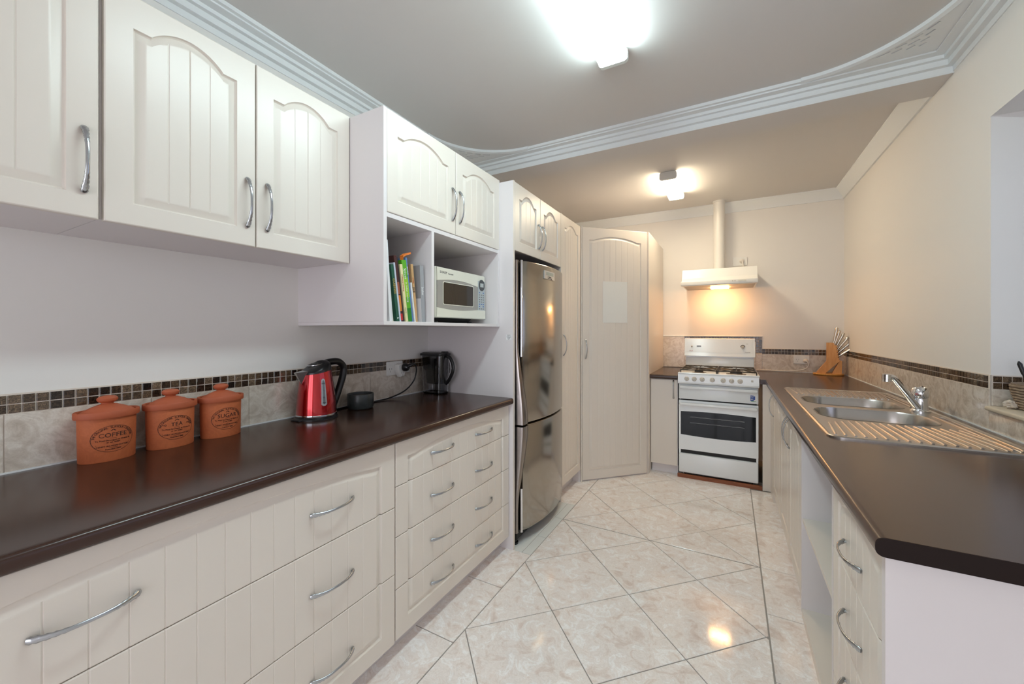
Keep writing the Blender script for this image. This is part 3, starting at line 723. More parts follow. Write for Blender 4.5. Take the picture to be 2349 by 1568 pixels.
tube(bm, [(0.822, 2.675, 1.006), (0.830, 2.695, 1.014), (0.840, 2.725, 1.018)], [(0.006, 0.011), (0.005, 0.011), (0.004, 0.009)], 12); hd = obj('lever', bm, chrome, t)
bm = BM(); lathe(bm, [(0.006, 0.0), (0.006, 0.003), (0.004, 0.004), (0, 0.004)], 0, 0, 14, cap1=False)
bmesh.ops.transform(bm, matrix=Matrix.Translation((0.812-0.0195, 2.655-0.0262, 0.992)) @ Matrix.Rotation(math.radians(90), 4, 'X') @ Matrix.Rotation(math.radians(-37), 4, 'Y'), verts=bm.verts); obj('button', bm, mat('red_dot', (0.5, 0.2, 0.18), 0.2), hd)
pth = smooth_path([(0.800, 2.646, 0.924), (0.785, 2.640, 0.945), (0.742, 2.625, 1.010), (0.706, 2.612, 1.062), (0.692, 2.607, 1.072), (0.676, 2.602, 1.072)], 6)
bm = BM(); tube(bm, pth, [(0.0145-0.002*i/len(pth), 0.021-0.006*i/len(pth)) for i in range(len(pth))], 16); sp = obj('spout', bm, chrome, t, 50)
bm = BM(); lathe(bm, [(0.0165, 1.048), (0.0165, 1.060), (0.0155, 1.0605), (0.0155, 1.062), (0.0175, 1.063), (0.0175, 1.083), (0.012, 1.087), (0, 1.087)], 0.676, 2.602, 24, cap1=False); obj('aerator', bm, chrome, sp)

# ------------------------------------------------------------------ fridge
t = thing('fridge', 'tall brushed steel fridge freezer with bowed doors', 'fridge', (-1.4, 2.45, 0))
bm = BM(); box(bm, XL+0.02, -1.178, 2.118, 2.783, 0.045, 1.728, 0.004, 1); obj('body', bm, mat('fridge_side', (0.16, 0.16, 0.17), 0.45, 0.3), t)
FY0, FY1 = 2.160, 2.792
def bow(y): s_ = (y-2.11)/(FY1-2.11); return -1.116+0.052*math.sin(PI*min(max(s_, 0), 1))**0.9+0.016*s_
def fridge_door(name, z0, z1):
    n = 28; rs = []
    ysn = [FY0+(FY1-FY0)*k/n for k in range(n+1)]
    for z, inset in ((z0, 0.010), (z0+0.003, 0.003), (z0+0.010, 0.0), (z1-0.010, 0.0), (z1-0.003, 0.003), (z1, 0.010)):
        fr = []
        for k, y in enumerate(ysn):
            e = min(k, n-k)/n*2
            rr = 0.012*max(0, 1-e*7)**2
            fr.append((bow(y)-inset-rr, y, z))
        rs.append(fr+[(-1.172, FY1, z), (-1.172, FY0, z)])
    bm = BM(); rings(bm, rs); return obj(name, bm, fridge_steel, t, 30)
def grip(door, z0, z1, zc, up):
    n = 40; rs = []
    for k in range(n+1):
        z = z0+(z1-z0)*k/n; q = max(0.0, 1-abs(z-zc)/0.52); q = q*q*(3-2*q)
        xo = -1.128+0.006+0.040*q; yo = 2.102; w = 0.030+0.052*q
        rs.append([(-1.170, yo, z), (xo-0.012, yo, z), (xo-0.003, yo+0.004, z), (xo, yo+0.012, z), (xo, yo+w-0.012, z), (xo-0.006, yo+w-0.002, z), (xo-0.022, yo+w+0.004, z), (-1.170, yo+w+0.006, z)])
    bm = BM(); rings(bm, rs); return obj('grip', bm, fridge_grip, door, 40)
d1 = fridge_door('upper_door', 0.731, 1.728); d2 = fridge_door('lower_door', 0.075, 0.722)
grip(d1, 0.733, 1.726, 0.73, 1); grip(d2, 0.077, 0.720, 0.72, -1)
for dr, z0, z1 in ((d1, 1.14, 1.727), (d2, 0.076, 0.34)):
    bm = BM(); tube(bm, [(-1.112, 2.140, z0), (-1.112, 2.140, z1)], 0.0085, 12); obj('trim_bar', bm, chrome, dr)
bm = BM(); box(bm, -1.16, -1.135, 2.12, 2.785, 0.03, 0.074); obj('plinth', bm, soot, t)
for y in (2.135, 2.765):
    bm = BM(); lathe(bm, [(0.022, 0.0), (0.022, 0.012), (0.012, 0.014), (0.012, 0.046)], -1.155, y, 14); obj('foot', bm, black, t)
yb = 2.437; xb = bow(yb)
sl = math.atan2(bow(yb+0.05)-bow(yb-0.05), 0.1)
def fb(a, z, d): return (xb+0.0005+d+a*math.tan(sl), yb+a, z)
bm = BM(); v = [[fb(a, z, dd_) for a, z in ((-0.075, 1.638), (0.075, 1.638), (0.075, 1.692), (-0.075, 1.692))] for dd_ in (-0.004, 0.003)]; rings(bm, v); bd = obj('badge', bm, mat('badge_silver', (0.5, 0.5, 0.49), 0.3, 0.6), d1)
bm = BM(); v = [[fb(a, z, dd_) for a, z in ((-0.052, 1.662), (0.055, 1.662), (0.055, 1.684), (-0.052, 1.684))] for dd_ in (0.002, 0.0038)]; rings(bm, v); obj('display', bm, lcd, bd)
bm = BM(); text_bm('-- Smart --', 0.017, lambda a, b_, d: fb(a, 1.654+b_, 0.0035+d), bm=bm); text_bm('freezer   fridge', 0.011, lambda a, b_, d: fb(a, 1.644+b_, 0.0035+d), bm=bm); obj('lettering', bm, dark_ink, bd)

# ------------------------------------------------------------------ cooker
t = thing('cooker', 'white freestanding gas cooker with four burners and backguard', 'cooker', (-0.1, 4.1, 0.03))
cx0, cx1, cyf = -0.402, 0.204, 3.832
bm = BM(); box(bm, cx0+0.004, cx1-0.004, cyf+0.03, 4.39, 0.062, 0.905); obj('body', bm, enamel, t)
bm = BM(); box(bm, cx0+0.012, cx1-0.012, cyf+0.008, cyf+0.032, 0.05, 0.84); obj('inner_front', bm, soot, t)
bm = BM(); box(bm, cx0, cx1, cyf-0.012, cyf+0.03, 0.040, 0.212, 0.012, 3); obj('storage_drawer', bm, enamel, t)
for xa in (cx0+0.002, cx1-0.016):
    bm = BM(); box(bm, xa, xa+0.014, cyf-0.004, cyf+0.03, 0.2, 0.25); obj('hinge_post', bm, enamel, t)
# oven door with real window opening
wx0, wx1, wz0, wz1 = cx0+0.016, cx1-0.018, 0.378, 0.583
lp = []
n = 16
outer = rrect(cx0+0.001, cx1-0.001, 0.246, 0.682, 0.004, 2)
hole = [(wx0+(wx1-wx0)*k/n, wz0+0.0-0.010*math.sin(PI*k/n)) for k in range(n+1)]+[(wx1-(wx1-wx0)*k/n, wz1+0.008*math.sin(PI*k/n)) for k in range(n+1)]
bm = flat_fill([outer, hole], -0.018, 0.018); bmesh.ops.transform(bm, matrix=Matrix.Translation((0, cyf+0.008, 0)) @ Matrix.Rotation(PI/2, 4, 'X'), verts=bm.verts)
od = obj('oven_door', bm, enamel, t, 25)
bm = BM(); box(bm, cx0+0.012, cx1-0.012, cyf-0.006, cyf-0.003, wz0-0.014, wz1+0.012); obj('window', bm, dark_glass, od)
for z in (0.538, 0.487):
    bm = BM(); tube(bm, [(-0.31+0.0415*k, cyf-0.0068, z+0.0012*(1 if k % 2 else -1)) for k in range(11)], 0.0014, 6); obj('rack_wire', bm, rack_m, od)
def bar_handle(parent, z):
    bm = BM(); box(bm, cx0+0.006, cx1-0.006, cyf-0.046, cyf-0.022, z-0.013, z+0.013, 0.010, 4)
    for x in (cx0+0.03, cx1-0.03): box(bm, x-0.012, x+0.012, cyf-0.030, cyf-0.008, z-0.008, z+0.008)
    return obj('handle', bm, enamel, parent, 45)
bar_handle(od, 0.652)
bm = BM(); box(bm, cx0+0.001, cx1-0.001, cyf-0.010, cyf+0.028, 0.694, 0.826, 0.003, 2); gd = obj('grill_door', bm, enamel, t); bar_handle(gd, 0.800)
bm = BM(); box(bm, 0.143, 0.188, cyf-0.0112, cyf-0.0098, 0.712, 0.766, 0.0005, 1); lb = obj('label', bm, paper, gd)
bm = BM(); box(bm, 0.146, 0.170, cyf-0.0118, cyf-0.0108, 0.717, 0.763); box(bm, 0.170, 0.180, cyf-0.0118, cyf-0.0108, 0.728, 0.758); obj('blue_print', bm, sticker_blue, lb)
bm = BM(); text_bm('HELP', 0.013, lambda a, b_, d: (0.158+a*0.75, cyf-0.0119-d, 0.752+b_), bm=bm); text_bm('gas', 0.013, lambda a, b_, d: (0.158+a, cyf-0.0119-d, 0.734+b_), bm=bm); obj('lettering', bm, white_ink, lb)
bm = BM(); box(bm, 0.150, 0.186, cyf-0.0118, cyf-0.0108, 0.7135, 0.7165); obj('green_line', bm, green_ink, lb)
# control fascia
bm = BM(); prism(bm, [(cyf-0.046, 0.846), (cyf-0.040, 0.832), (cyf+0.03, 0.832), (cyf+0.03, 0.917), (cyf-0.034, 0.917), (cyf-0.042, 0.912)], 'x', cx0-0.004, cx1+0.003); fa = obj('control_fascia', bm, enamel, t, 25)
def knob(parent, x, z, r, yv, m=knob_m):
    bm = BM(); n = 28
    M = Matrix.Translation((x, yv, z)) @ Matrix.Rotation(PI/2, 4, 'X')
    lathe(bm, [(r*1.12, 0), (r*1.12, 0.004), (r, 0.006), (r*0.93, 0.018), (r*0.85, 0.020), (0, 0.020)], 0, 0, n, cap1=False)
    box(bm, -r*0.26, r*0.26, -r*0.75, r*0.75, 0.018, 0.027, 0.002, 2)
    bmesh.ops.transform(bm, matrix=M, verts=bm.verts); k_ = obj('knob', bm, m, parent)
    bm = BM(); box(bm, -0.0012, 0.0012, r*0.2, r*0.8, 0.0265, 0.0275); bmesh.ops.transform(bm, matrix=M, verts=bm.verts); obj('pointer', bm, white_ink, k_)
for u in (-0.334, -0.274, -0.212, -0.134, -0.052, 0.010, 0.072): knob(fa, u+0.0, 0.878, 0.0175, cyf-0.044)
bm = BM(); box(bm, 0.150, 0.166, cyf-0.047, cyf-0.043, 0.876, 0.892, 0.001, 1); obj('switch', bm, knob_m, fa)
# hob
bm = BM(); box(bm, cx0-0.006, cx1+0.005, 3.792, 4.36, 0.914, 0.924, 0.004, 2); obj('hob', bm, enamel_warm, t)
rim_l = [(cx0-0.004, 3.795), (cx1+0.003, 3.795), (cx1+0.003, 4.355), (cx0-0.004, 4.355)]
bm = BM(); tube(bm, [(*p, 0.925) for p in rim_l], 0.006, 8); obj('rim', bm, enamel, t)
for i, (bx, by, r) in enumerate(((-0.245, 4.19, 0.045), (-0.245, 3.93, 0.038), (0.045, 4.19, 0.038), (0.045, 3.93, 0.048))):
    bm = BM(); lathe(bm, [(r*1.6, 0.924), (r*1.55, 0.927), (r*1.0, 0.927), (r*1.0, 0.934), (0, 0.934)], bx, by, 28, cap1=False); bn = obj('burner', bm, mat('burner_ring', (0.25, 0.22, 0.19), 0.35, 0.8), t)
    bm = BM(); lathe(bm, [(r*0.9, 0.934), (r*0.95, 0.938), (r*0.9, 0.943), (0, 0.944)], bx, by, 28, cap1=False); obj('cap', bm, soot, bn)
def trivet(x0, x1, y0, y1, z):
    bm = BM(); rad = 0.0045
    tube(bm, [(x0, y0, z), (x1, y0, z), (x1, y1, z), (x0, y1, z), (x0, y0, z)], rad, 6)
    xm = (x0+x1)/2; ym = (y0+y1)/2
    tube(bm, [(x0, ym, z), (x1, ym, z)], rad, 6)
    for cy in ((y0+ym)/2, (y1+ym)/2):
        tube(bm, [(x0, cy, z), (x0+0.03, cy, z+0.006), (xm-0.028, cy, z+0.006)], rad, 6); tube(bm, [(x1, cy, z), (x1-0.03, cy, z+0.006), (xm+0.028, cy, z+0.006)], rad, 6)
        hy = (ym-y0)/2
        tube(bm, [(xm, cy-hy, z), (xm, cy-hy+0.03, z+0.006), (xm, cy-0.028, z+0.006)], rad, 6); tube(bm, [(xm, cy+hy, z), (xm, cy+hy-0.03, z+0.006), (xm, cy+0.028, z+0.006)], rad, 6)
        for sx in (-1, 1):
            tube(bm, [(xm+sx*0.13, cy-hy+0.02, z), (xm+sx*0.06, cy-0.035, z+0.006)], rad, 6); tube(bm, [(xm+sx*0.13, cy+hy-0.02, z), (xm+sx*0.06, cy+0.035, z+0.006)], rad, 6)
    for x in (x0, x1):
        for y in (y0, ym, y1): tube(bm, [(x, y, z), (x, y, 0.922)], rad, 6)
    return obj('trivet', bm, iron, t, 60)
trivet(-0.386, -0.104, 3.825, 4.32, 0.952); trivet(-0.094, 0.190, 3.825, 4.32, 0.952)
# backguard
bm = BM(); box(bm, cx0+0.006, cx1-0.006, 4.385, 4.405, 0.90, 1.036, 0.006, 2); obj('heat_shield', bm, enamel, t)
bm = BM(); box(bm, cx0+0.012, cx1-0.012, 4.390, 4.44, 1.02, 1.06); obj('flue_box', bm, mat('bare_steel', (0.45, 0.45, 0.45), 0.4, 0.9), t)
bm = BM(); prism(bm, [(4.345, 1.048), (4.362, 1.044), (4.45, 1.044), (4.45, 1.222), (4.392, 1.222), (4.382, 1.216), (4.352, 1.075)], 'x', cx0-0.002, cx1+0.001); bg = obj('backguard', bm, enamel, t, 25)
def fbg(x, z, d):   # on the sloping panel of the backguard
    f_ = (z-1.075)/(1.216-1.075); return (x, 4.352+0.030*f_-d*0.97, z+d*0.2)
bm = BM(); rings(bm, [[fbg(x, z, dd_) for x, z in ((cx0+0.020, 1.084), (cx1-0.022, 1.084), (cx1-0.022, 1.200), (cx0+0.020, 1.200))] for dd_ in (-0.002, 0.0012)]); obj('panel', bm, enamel_warm, bg)
def knob_bg(x, z, r):
    bm = BM(); lathe(bm, [(r, 0), (r*0.95, 0.014), (0, 0.015)], 0, 0, 22, cap1=False); box(bm, -r*0.25, r*0.25, -r*0.8, r*0.8, 0.013, 0.02)
    p = fbg(x, z, 0.001); bmesh.ops.transform(bm, matrix=Matrix.Translation(p) @ Matrix.Rotation(PI/2+0.2, 4, 'X'), verts=bm.verts); obj('knob', bm, knob_m, bg)
knob_bg(-0.338, 1.143, 0.008); knob_bg(0.105, 1.140, 0.014)
bm = BM(); lathe(bm, [(0.020, 0.0), (0.020, 0.0015)], 0, 0, 26); bmesh.ops.transform(bm, matrix=Matrix.Translation(fbg(0.105, 1.143, 0.0008)) @ Matrix.Rotation(PI/2+0.2, 4, 'X'), verts=bm.verts); obj('dial', bm, grey_ink, bg)
bm = BM(); rings(bm, [[fbg(x, z, dd_) for x, z in ((-0.296, 1.132), (-0.250, 1.132), (-0.250, 1.153), (-0.296, 1.153))] for dd_ in (0.0, 0.003)]); ck = obj('clock', bm, enamel, bg)
bm = BM(); rings(bm, [[fbg(x, z, dd_) for x, z in ((-0.293, 1.135), (-0.253, 1.135), (-0.253, 1.150), (-0.293, 1.150))] for dd_ in (0.002, 0.0036)]); obj('display', bm, mat('clock_brown', (0.09, 0.04, 0.03), 0.2), ck)
bm = BM(); text_bm('Chef', 0.016, lambda a, b_, d: fbg(-0.345+a, 1.096+b_, 0.0014+d), bm=bm); obj('lettering', bm, red_ink, bg)
bm = BM(); text_bm('Freestyle', 0.012, lambda a, b_, d: fbg(0.145+a, 1.092+b_, 0.0014+d), bm=bm); text_bm('MIN', 0.009, lambda a, b_, d: fbg(0.140+a, 1.170+b_, 0.0014+d), bm=bm); obj('lettering', bm, grey_ink, bg)
for x in (cx0+0.04, cx1-0.04):
    for y in (3.86, 4.35):
        bm = BM(); lathe(bm, [(0.011, 0.0), (0.011, 0.02), (0.007, 0.021), (0.007, 0.064)], x, y, 12); obj('foot', bm, chrome, t)
bm = BM(); box(bm, -0.412, 0.229, 3.806, 3.826, -0.002, 0.030, 0.001, 1); tag(obj('timber_strip', bm, redwood), 'red-brown timber strip on the floor under the cooker', 'timber')
bm = BM(); box(bm, cx0+0.004, cx1-0.004, 3.90, 4.38, 0.045, 0.062); obj('base_tray', bm, soot, t)

# ------------------------------------------------------------------ range hood
t = thing('range_hood', 'white slide range hood over the cooker with round duct', 'hood', (-0.1, 4.4, 1.72))
hx0, hx1 = -0.417, 0.220
bm = BM(); prism(bm, [(4.135, 1.762), (4.175, 1.800), (4.215, 1.885), (YB, 1.885), (YB, 1.728), (4.135, 1.728)], 'x', hx0+0.008, hx1-0.006); obj('canopy', bm, hood_m, t, 20)
bm = BM(); box(bm, hx0, hx1, 4.118, 4.165, 1.722, 1.768, 0.010, 3); vz = obj('visor', bm, hood_m, t)
for x in (0.020, 0.038):
    bm = BM(); lathe(bm, [(0.0055, 0), (0.0055, 0.003), (0, 0.003)], 0, 0, 14, cap1=False); bmesh.ops.transform(bm, matrix=Matrix.Translation((x, 4.119, 1.750)) @ Matrix.Rotation(PI/2, 4, 'X'), verts=bm.verts); obj('button', bm, knob_m, vz)
for x in (0.062, 0.096):
    bm = BM(); box(bm, x, x+0.030, 4.113, 4.119, 1.744, 1.758, 0.001, 1); obj('slider', bm, ivory, vz)
bm = BM(); box(bm, hx0+0.02, hx1-0.02, 4.16, 4.62, 1.726, 1.7285); obj('grease_filter', bm, mat('filter_grey', (0.35, 0.33, 0.30), 0.4, 0.4), t)
bm = BM(); lathe(bm, [(0.0505, 1.884), (0.0505, 2.594)], -0.098, 4.505, 40); lathe(bm, [(0.057, 2.585), (0.057, 2.5995)], -0.098, 4.505, 40); obj('duct', bm, pipe_m, t)
bm = BM(); box(bm, -0.17, -0.01, 4.40, 4.45, 1.7135, 1.7262, 0.004, 2); obj('lamp', bm, lamp_e, t)

# ------------------------------------------------------------------ ceiling lights
def tube_light(label, x, y0, y1, m, near_cap):
    t = thing('tube_light', label, 'light', (x, (y0+y1)/2, ZC))
    bm = BM(); box(bm, x-0.052, x+0.052, y0+0.005, y1-0.005, ZC-0.020, ZC, 0.002, 1); obj('base', bm, cap_m, t)
    rs = []
    for y in (y0+0.02, y1-0.02): rs.append([(x+q[0], y, ZC-0.0625+q[1]) for q in rrect(-0.066, 0.066, 0.0, 0.050, 0.018, 5)])
    bm = BM(); rings(bm, rs); obj('diffuser', bm, m, t)
    for a, b_, mm in ((y0, y0+0.0205, cap_m if near_cap else clear_acrylic), (y1-0.0205, y1, clear_acrylic)):
        bm = BM(); rings(bm, [[(x+q[0], y, ZC-0.064+q[1]) for q in rrect(-0.067, 0.067, 0.0, 0.062, 0.018, 5)] for y in (a, b_)]); obj('end_cap', bm, mm, t)
    return t
tube_light('long cool white tube light on the main ceiling', -0.478, 0.62, 1.862, diff_main, False)
tube_light('short warm tube light on the alcove ceiling', -0.447, 3.455, 4.055, diff_back, True)

# ------------------------------------------------------------------ power points and leads
def power_point(label, cx, cz, wall, w=0.125, h=0.082):
    if wall == 'y': t = thing('power_point', label, 'socket', (cx, YB, cz)); F = lambda a, z, d: (cx+a, YB-0.004-d, cz+z)
    else: t = thing('power_point', label, 'socket', (XL, cx, cz)); F = lambda a, z, d: (XL+0.004+d, cx+a, cz+z)
    lp = rrect(-w/2, w/2, -h/2, h/2, 0.006, 3)
    bm = BM(); rings(bm, [[F(a, z, -0.006) for a, z in lp], [F(a, z, 0.006) for a, z in lp], [F(a*0.97, z*0.96, 0.009) for a, z in lp]]); o = obj('plate', bm, socket_m, t)
    return t, F
def fbox(F, a0, a1, z0, z1, d0, d1): return rings(BM(), [[F(a, z, d) for a, z in ((a0, z0), (a1, z0), (a1, z1), (a0, z1))] for d in (d0, d1)])
def fdisc(F, a, z, r, d0, d1, n=20): return rings(BM(), [[F(a+r*math.cos(2*PI*k/n), z+r*math.sin(2*PI*k/n), d) for k in range(n)] for d in (d0, d1)])
def slots(F, a, z, parent):
    for da, dz in ((-0.009, 0.006), (0.009, 0.006), (0, -0.010)): obj('slot', fbox(F, a+da-0.0012, a+da+0.0012, z+dz-0.005, z+dz+0.005, 0.0085, 0.0096), grey_ink, parent)
t, F = power_point('double power point low on the end wall with a white plug', 0.595, 1.0225, 'y')
for a in (-0.031, 0.031): obj('switch', fbox(F, a-0.008, a+0.008, 0.020, 0.033, 0.008, 0.013), socket_m, t)
slots(F, -0.031, -0.006, t)
cord_m = mat('white_cord', (0.78, 0.74, 0.68), 0.4)
t = thing('plug_lead', 'white plug and lead running from end wall power point behind the cooker', 'cord', (0.626, 4.62, 1.01))
obj('plug', rings(BM(), [[(0.626+r*math.cos(2*PI*k/20), y, 1.013+r*math.sin(2*PI*k/20)) for k in range(20)] for r, y in ((0.019, 4.6375), (0.020, 4.622), (0.012, 4.606), (0.007, 4.598))]), cord_m, t)
bm = BM(); tube(bm, smooth_path([(0.626, 4.600, 1.012), (0.640, 4.594, 0.995), (0.642, 4.60, 0.965), (0.615, 4.612, 0.935), (0.55, 4.62, 0.917), (0.42, 4.625, 0.908), (0.30, 4.628, 0.912), (0.23, 4.63, 0.904), (0.10, 4.62, 0.9045)], 6), 0.0044, 8); obj('lead', bm, cord_m, t)
t, F = power_point('single power point above the range hood with round plug', 0.0865, 1.998, 'y', 0.127, 0.086)
obj('switch', fbox(F, -0.028, -0.012, -0.004, 0.008, 0.008, 0.012), socket_m, t)
t = thing('plug_lead', 'cream plug and short lead dropping behind the range hood', 'cord', (0.1, 4.63, 2.0))
obj('plug', rings(BM(), [[(0.103+r*math.cos(2*PI*k/20), y, 1.998+r*math.sin(2*PI*k/20)) for k in range(20)] for r, y in ((0.020, 4.6375), (0.021, 4.628), (0.010, 4.608), (0.007, 4.60))]), cord_m, t)
bm = BM(); tube(bm, smooth_path([(0.103, 4.604, 1.997), (0.108, 4.598, 1.978), (0.115, 4.598, 1.940), (0.118, 4.60, 1.887)], 5), 0.0045, 8); obj('lead', bm, cord_m, t)
# splashback socket behind the kettle
t, F = power_point('white power point on the splashback holding a double adaptor', 1.748, 1.074, 'x', 0.128, 0.082)
obj('switch', fbox(F, -0.045, -0.03, 0.018, 0.030, 0.008, 0.013), socket_m, t)
slots(F, -0.036, -0.008, t)
t = thing('double_adaptor', 'chunky white double adaptor plugged into splashback socket', 'adaptor', (-1.74, 1.775, 1.07))
rs = []
for d, sc in ((0.0085, 0.92), (0.012, 1.0), (0.040, 1.0), (0.046, 0.90)):
    rs.append([(XL+0.004+d, 1.775+p[0]*sc, 1.065+p[1]*sc) for p in [(-0.036, 0.030), (-0.014, 0.036), (0.012, 0.034), (0.030, 0.020), (0.034, 0.0), (0.022, -0.018), (0.012, -0.040), (-0.012, -0.044), (-0.024, -0.030), (-0.034, -0.006)]])
o = obj('body', rings(BM(), rs), socket_m, t, 40)
def F2(a, z, d): return (XL+0.004+d+0.038, 1.775+a, 1.065+z)
slots(F2, -0.002, -0.024, o)
t = thing('usb_charger', 'little white charger block beside the black plug on the splashback', 'charger', (-1.74, 1.835, 1.06))
bm = BM(); box(bm, XL+0.0045, XL+0.034, 1.814, 1.852, 1.043, 1.069, 0.005, 3); obj('body', bm, socket_m, t)
bm = BM(); box(bm, XL+0.0335, XL+0.0348, 1.828, 1.842, 1.053, 1.059); obj('port', bm, grey_ink, t)
t = thing('kettle_lead', 'black plug and curving lead from the adaptor to the kettle', 'cord', (-1.7, 1.7, 0.9))
bm = BM(); rings(bm, [[(XL+d, 1.782+r*math.cos(2*PI*k/18), 1.079+r*1.15*math.sin(2*PI*k/18)) for k in range(18)] for r, d in ((0.016, 0.0503), (0.022, 0.056), (0.021, 0.075), (0.012, 0.088))])
tube(bm, smooth_path([(XL+0.080, 1.782, 1.084), (XL+0.092, 1.800, 1.094), (XL+0.092, 1.825, 1.096)], 4), [0.011]*4+[0.009]*4+[0.006], 10); obj('plug', bm, black, t)
bm = BM(); tube(bm, smooth_path([(XL+0.092, 1.820, 1.096), (XL+0.094, 1.838, 1.086), (XL+0.090, 1.846, 1.045), (XL+0.078, 1.835, 0.990), (XL+0.060, 1.780, 0.938), (XL+0.045, 1.68, 0.910), (XL+0.040, 1.58, 0.9042), (XL+0.045, 1.50, 0.9042), (XL+0.036, 1.40, 0.9042), (XL+0.05, 1.30, 0.9042), (XL+0.07, 1.262, 0.9042)], 8), 0.0042, 10); obj('lead', bm, black, t)

# ------------------------------------------------------------------ canisters
def canister(word, cy, label, small):
    cx, a, b_ = XL+0.0665, 0.0675, 0.0485
    t = thing('canister', label, 'canister', (cx, cy, 0.9))
    n = 56
    def loop(sc, z, off=0.0): return [(cx+(b_*sc+off)*math.cos(2*PI*k/n), cy+(a*sc+off)*math.sin(2*PI*k/n), z) for k in range(n)]
    bm = BM(); rings(bm, [loop(0.945, 0.9), loop(0.97, 0.9025), loop(1.0, 1.030), loop(1.0, 1.036), loop(0.93, 1.036), loop(0.9, 0.92)]); obj('pot', bm, terra, t)
    bm = BM(); rings(bm, [loop(1.0, 1.0325, 0.001), loop(1.06, 1.0325, 0.003), loop(1.08, 1.036, 0.003), loop(1.08, 1.050, 0.003), loop(1.06, 1.0525, 0.003), loop(1.0, 1.0505), loop(0.985, 1.046), loop(0.93, 1.0485), loop(0.78, 1.0555), loop(0.55, 1.0635), loop(0.33, 1.0695), loop(0.22, 1.0715), loop(0.20, 1.0760)], True, True, True); ld = obj('lid', bm, terra_lid, t)
    bm = BM(); pr = [(0.013, 1.070), (0.014, 1.0745), (0.0205, 1.0780), (0.0245, 1.0835), (0.0245, 1.0890), (0.0195, 1.0940), (0.010, 1.0965), (0, 1.097)]; lathe(bm, pr, cx, cy, 32, 0.8, 1.0, cap1=False); obj('knob', bm, terra_lid, ld)
    # printed oval
    y_of = [(math.sin(p), p) for p in [-1.4+2.8*k/200 for k in range(201)]]
    def wrap(s_, z, d):
        ph = 0.0; acc = 0.0; st = 0.01 if s_ > 0 else -0.01
        while abs(acc) < abs(s_):
            acc += math.copysign(math.hypot(b_*math.sin(ph), a*math.cos(ph))*0.01, s_); ph += st
        sc = 0.97+0.03*(z-0.9025)/(1.030-0.9025)
        return (cx+(b_*sc+0.0004+d)*math.cos(ph), cy+(a*sc+0.0004+d)*math.sin(ph), z)
    oz = 0.969; oa, ob = 0.051, 0.0405
    bm = BM()
    for w0, w1, rr in ((1.0, 0.972, 0), ):
        A1 = [bm.verts.new(wrap(oa*w0*math.cos(q), oz+ob*w0*math.sin(q), 0.0002)) for q in [2*PI*k/64 for k in range(64)]]
        A2 = [bm.verts.new(wrap(oa*w1*math.cos(q), oz+ob*w1*math.sin(q), 0.0002)) for q in [2*PI*k/64 for k in range(64)]]
        for k in range(64): bm.faces.new((A1[k], A1[(k+1) % 64], A2[(k+1) % 64], A2[k]))
    text_bm(word, 0.0182 if len(word) > 5 else 0.0195 if len(word) > 3 else 0.0175, lambda s_, q, d: wrap(s_, oz+0.011+q, d), bm=bm, space=1.05)
    text_bm('To Meal Strongest at Home &', 0.0066, lambda s_, q, d: wrap(s_, oz-0.004+q, d), bm=bm)
    text_bm('or on Safari', 0.0066, lambda s_, q, d: wrap(s_, oz-0.0105+q, d), bm=bm)
    text_bm('HENRY WATSON POTTERY', 0.0062, lambda s_, q, d: wrap(s_, oz-0.0222+q, d), bm=bm)
    text_bm('Founded 1800', 0.0062, lambda s_, q, d: wrap(s_, oz-0.0315+q, d), bm=bm)
    text_bm('^', 0.014, lambda s_, q, d: wrap(s_*2.2, oz+0.0235+q, d), bm=bm)
    for zz, w in ((oz-0.0165, 0.040), (oz-0.0268, 0.010), (oz+0.0015, 0.008)):
        q = [bm.verts.new(wrap(x, zz+dz, 0.0002)) for x, dz in ((-w, -0.0004), (0, -0.0004), (w, -0.0004), (w, 0.0004), (0, 0.0004), (-w, 0.0004))]; bm.faces.new(q)
    if small:
        for s_ in (-1, 1): text_bm('~o', 0.014, lambda x, q, d, s_=s_: wrap(s_*0.034+x*0.8, oz+0.012+q, d), bm=bm)
    arc = 'THE ORIGINAL SUFFOLK CANISTER'
    for k, ch in enumerate(arc):
        if ch == ' ': continue
        q = math.radians(172-164*k/(len(arc)-1))
        ox, oy = oa*0.87*math.cos(q), ob*0.86*math.sin(q); tn = math.atan2(ob*math.cos(q), -oa*math.sin(q))+PI
        text_bm(ch, 0.0085, lambda x, y, d: wrap(ox+x*math.cos(tn)-y*math.sin(tn), oz+oy+x*math.sin(tn)+y*math.cos(tn), d), bm=bm)
    obj('print', bm, ink, t, recalc=False)
canister('COFFEE', 0.478, 'oval terracotta canister printed COFFEE', False)
canister('TEA', 0.638, 'oval terracotta canister printed TEA', True)
canister('SUGAR', 0.794, 'oval terracotta canister printed SUGAR', False)

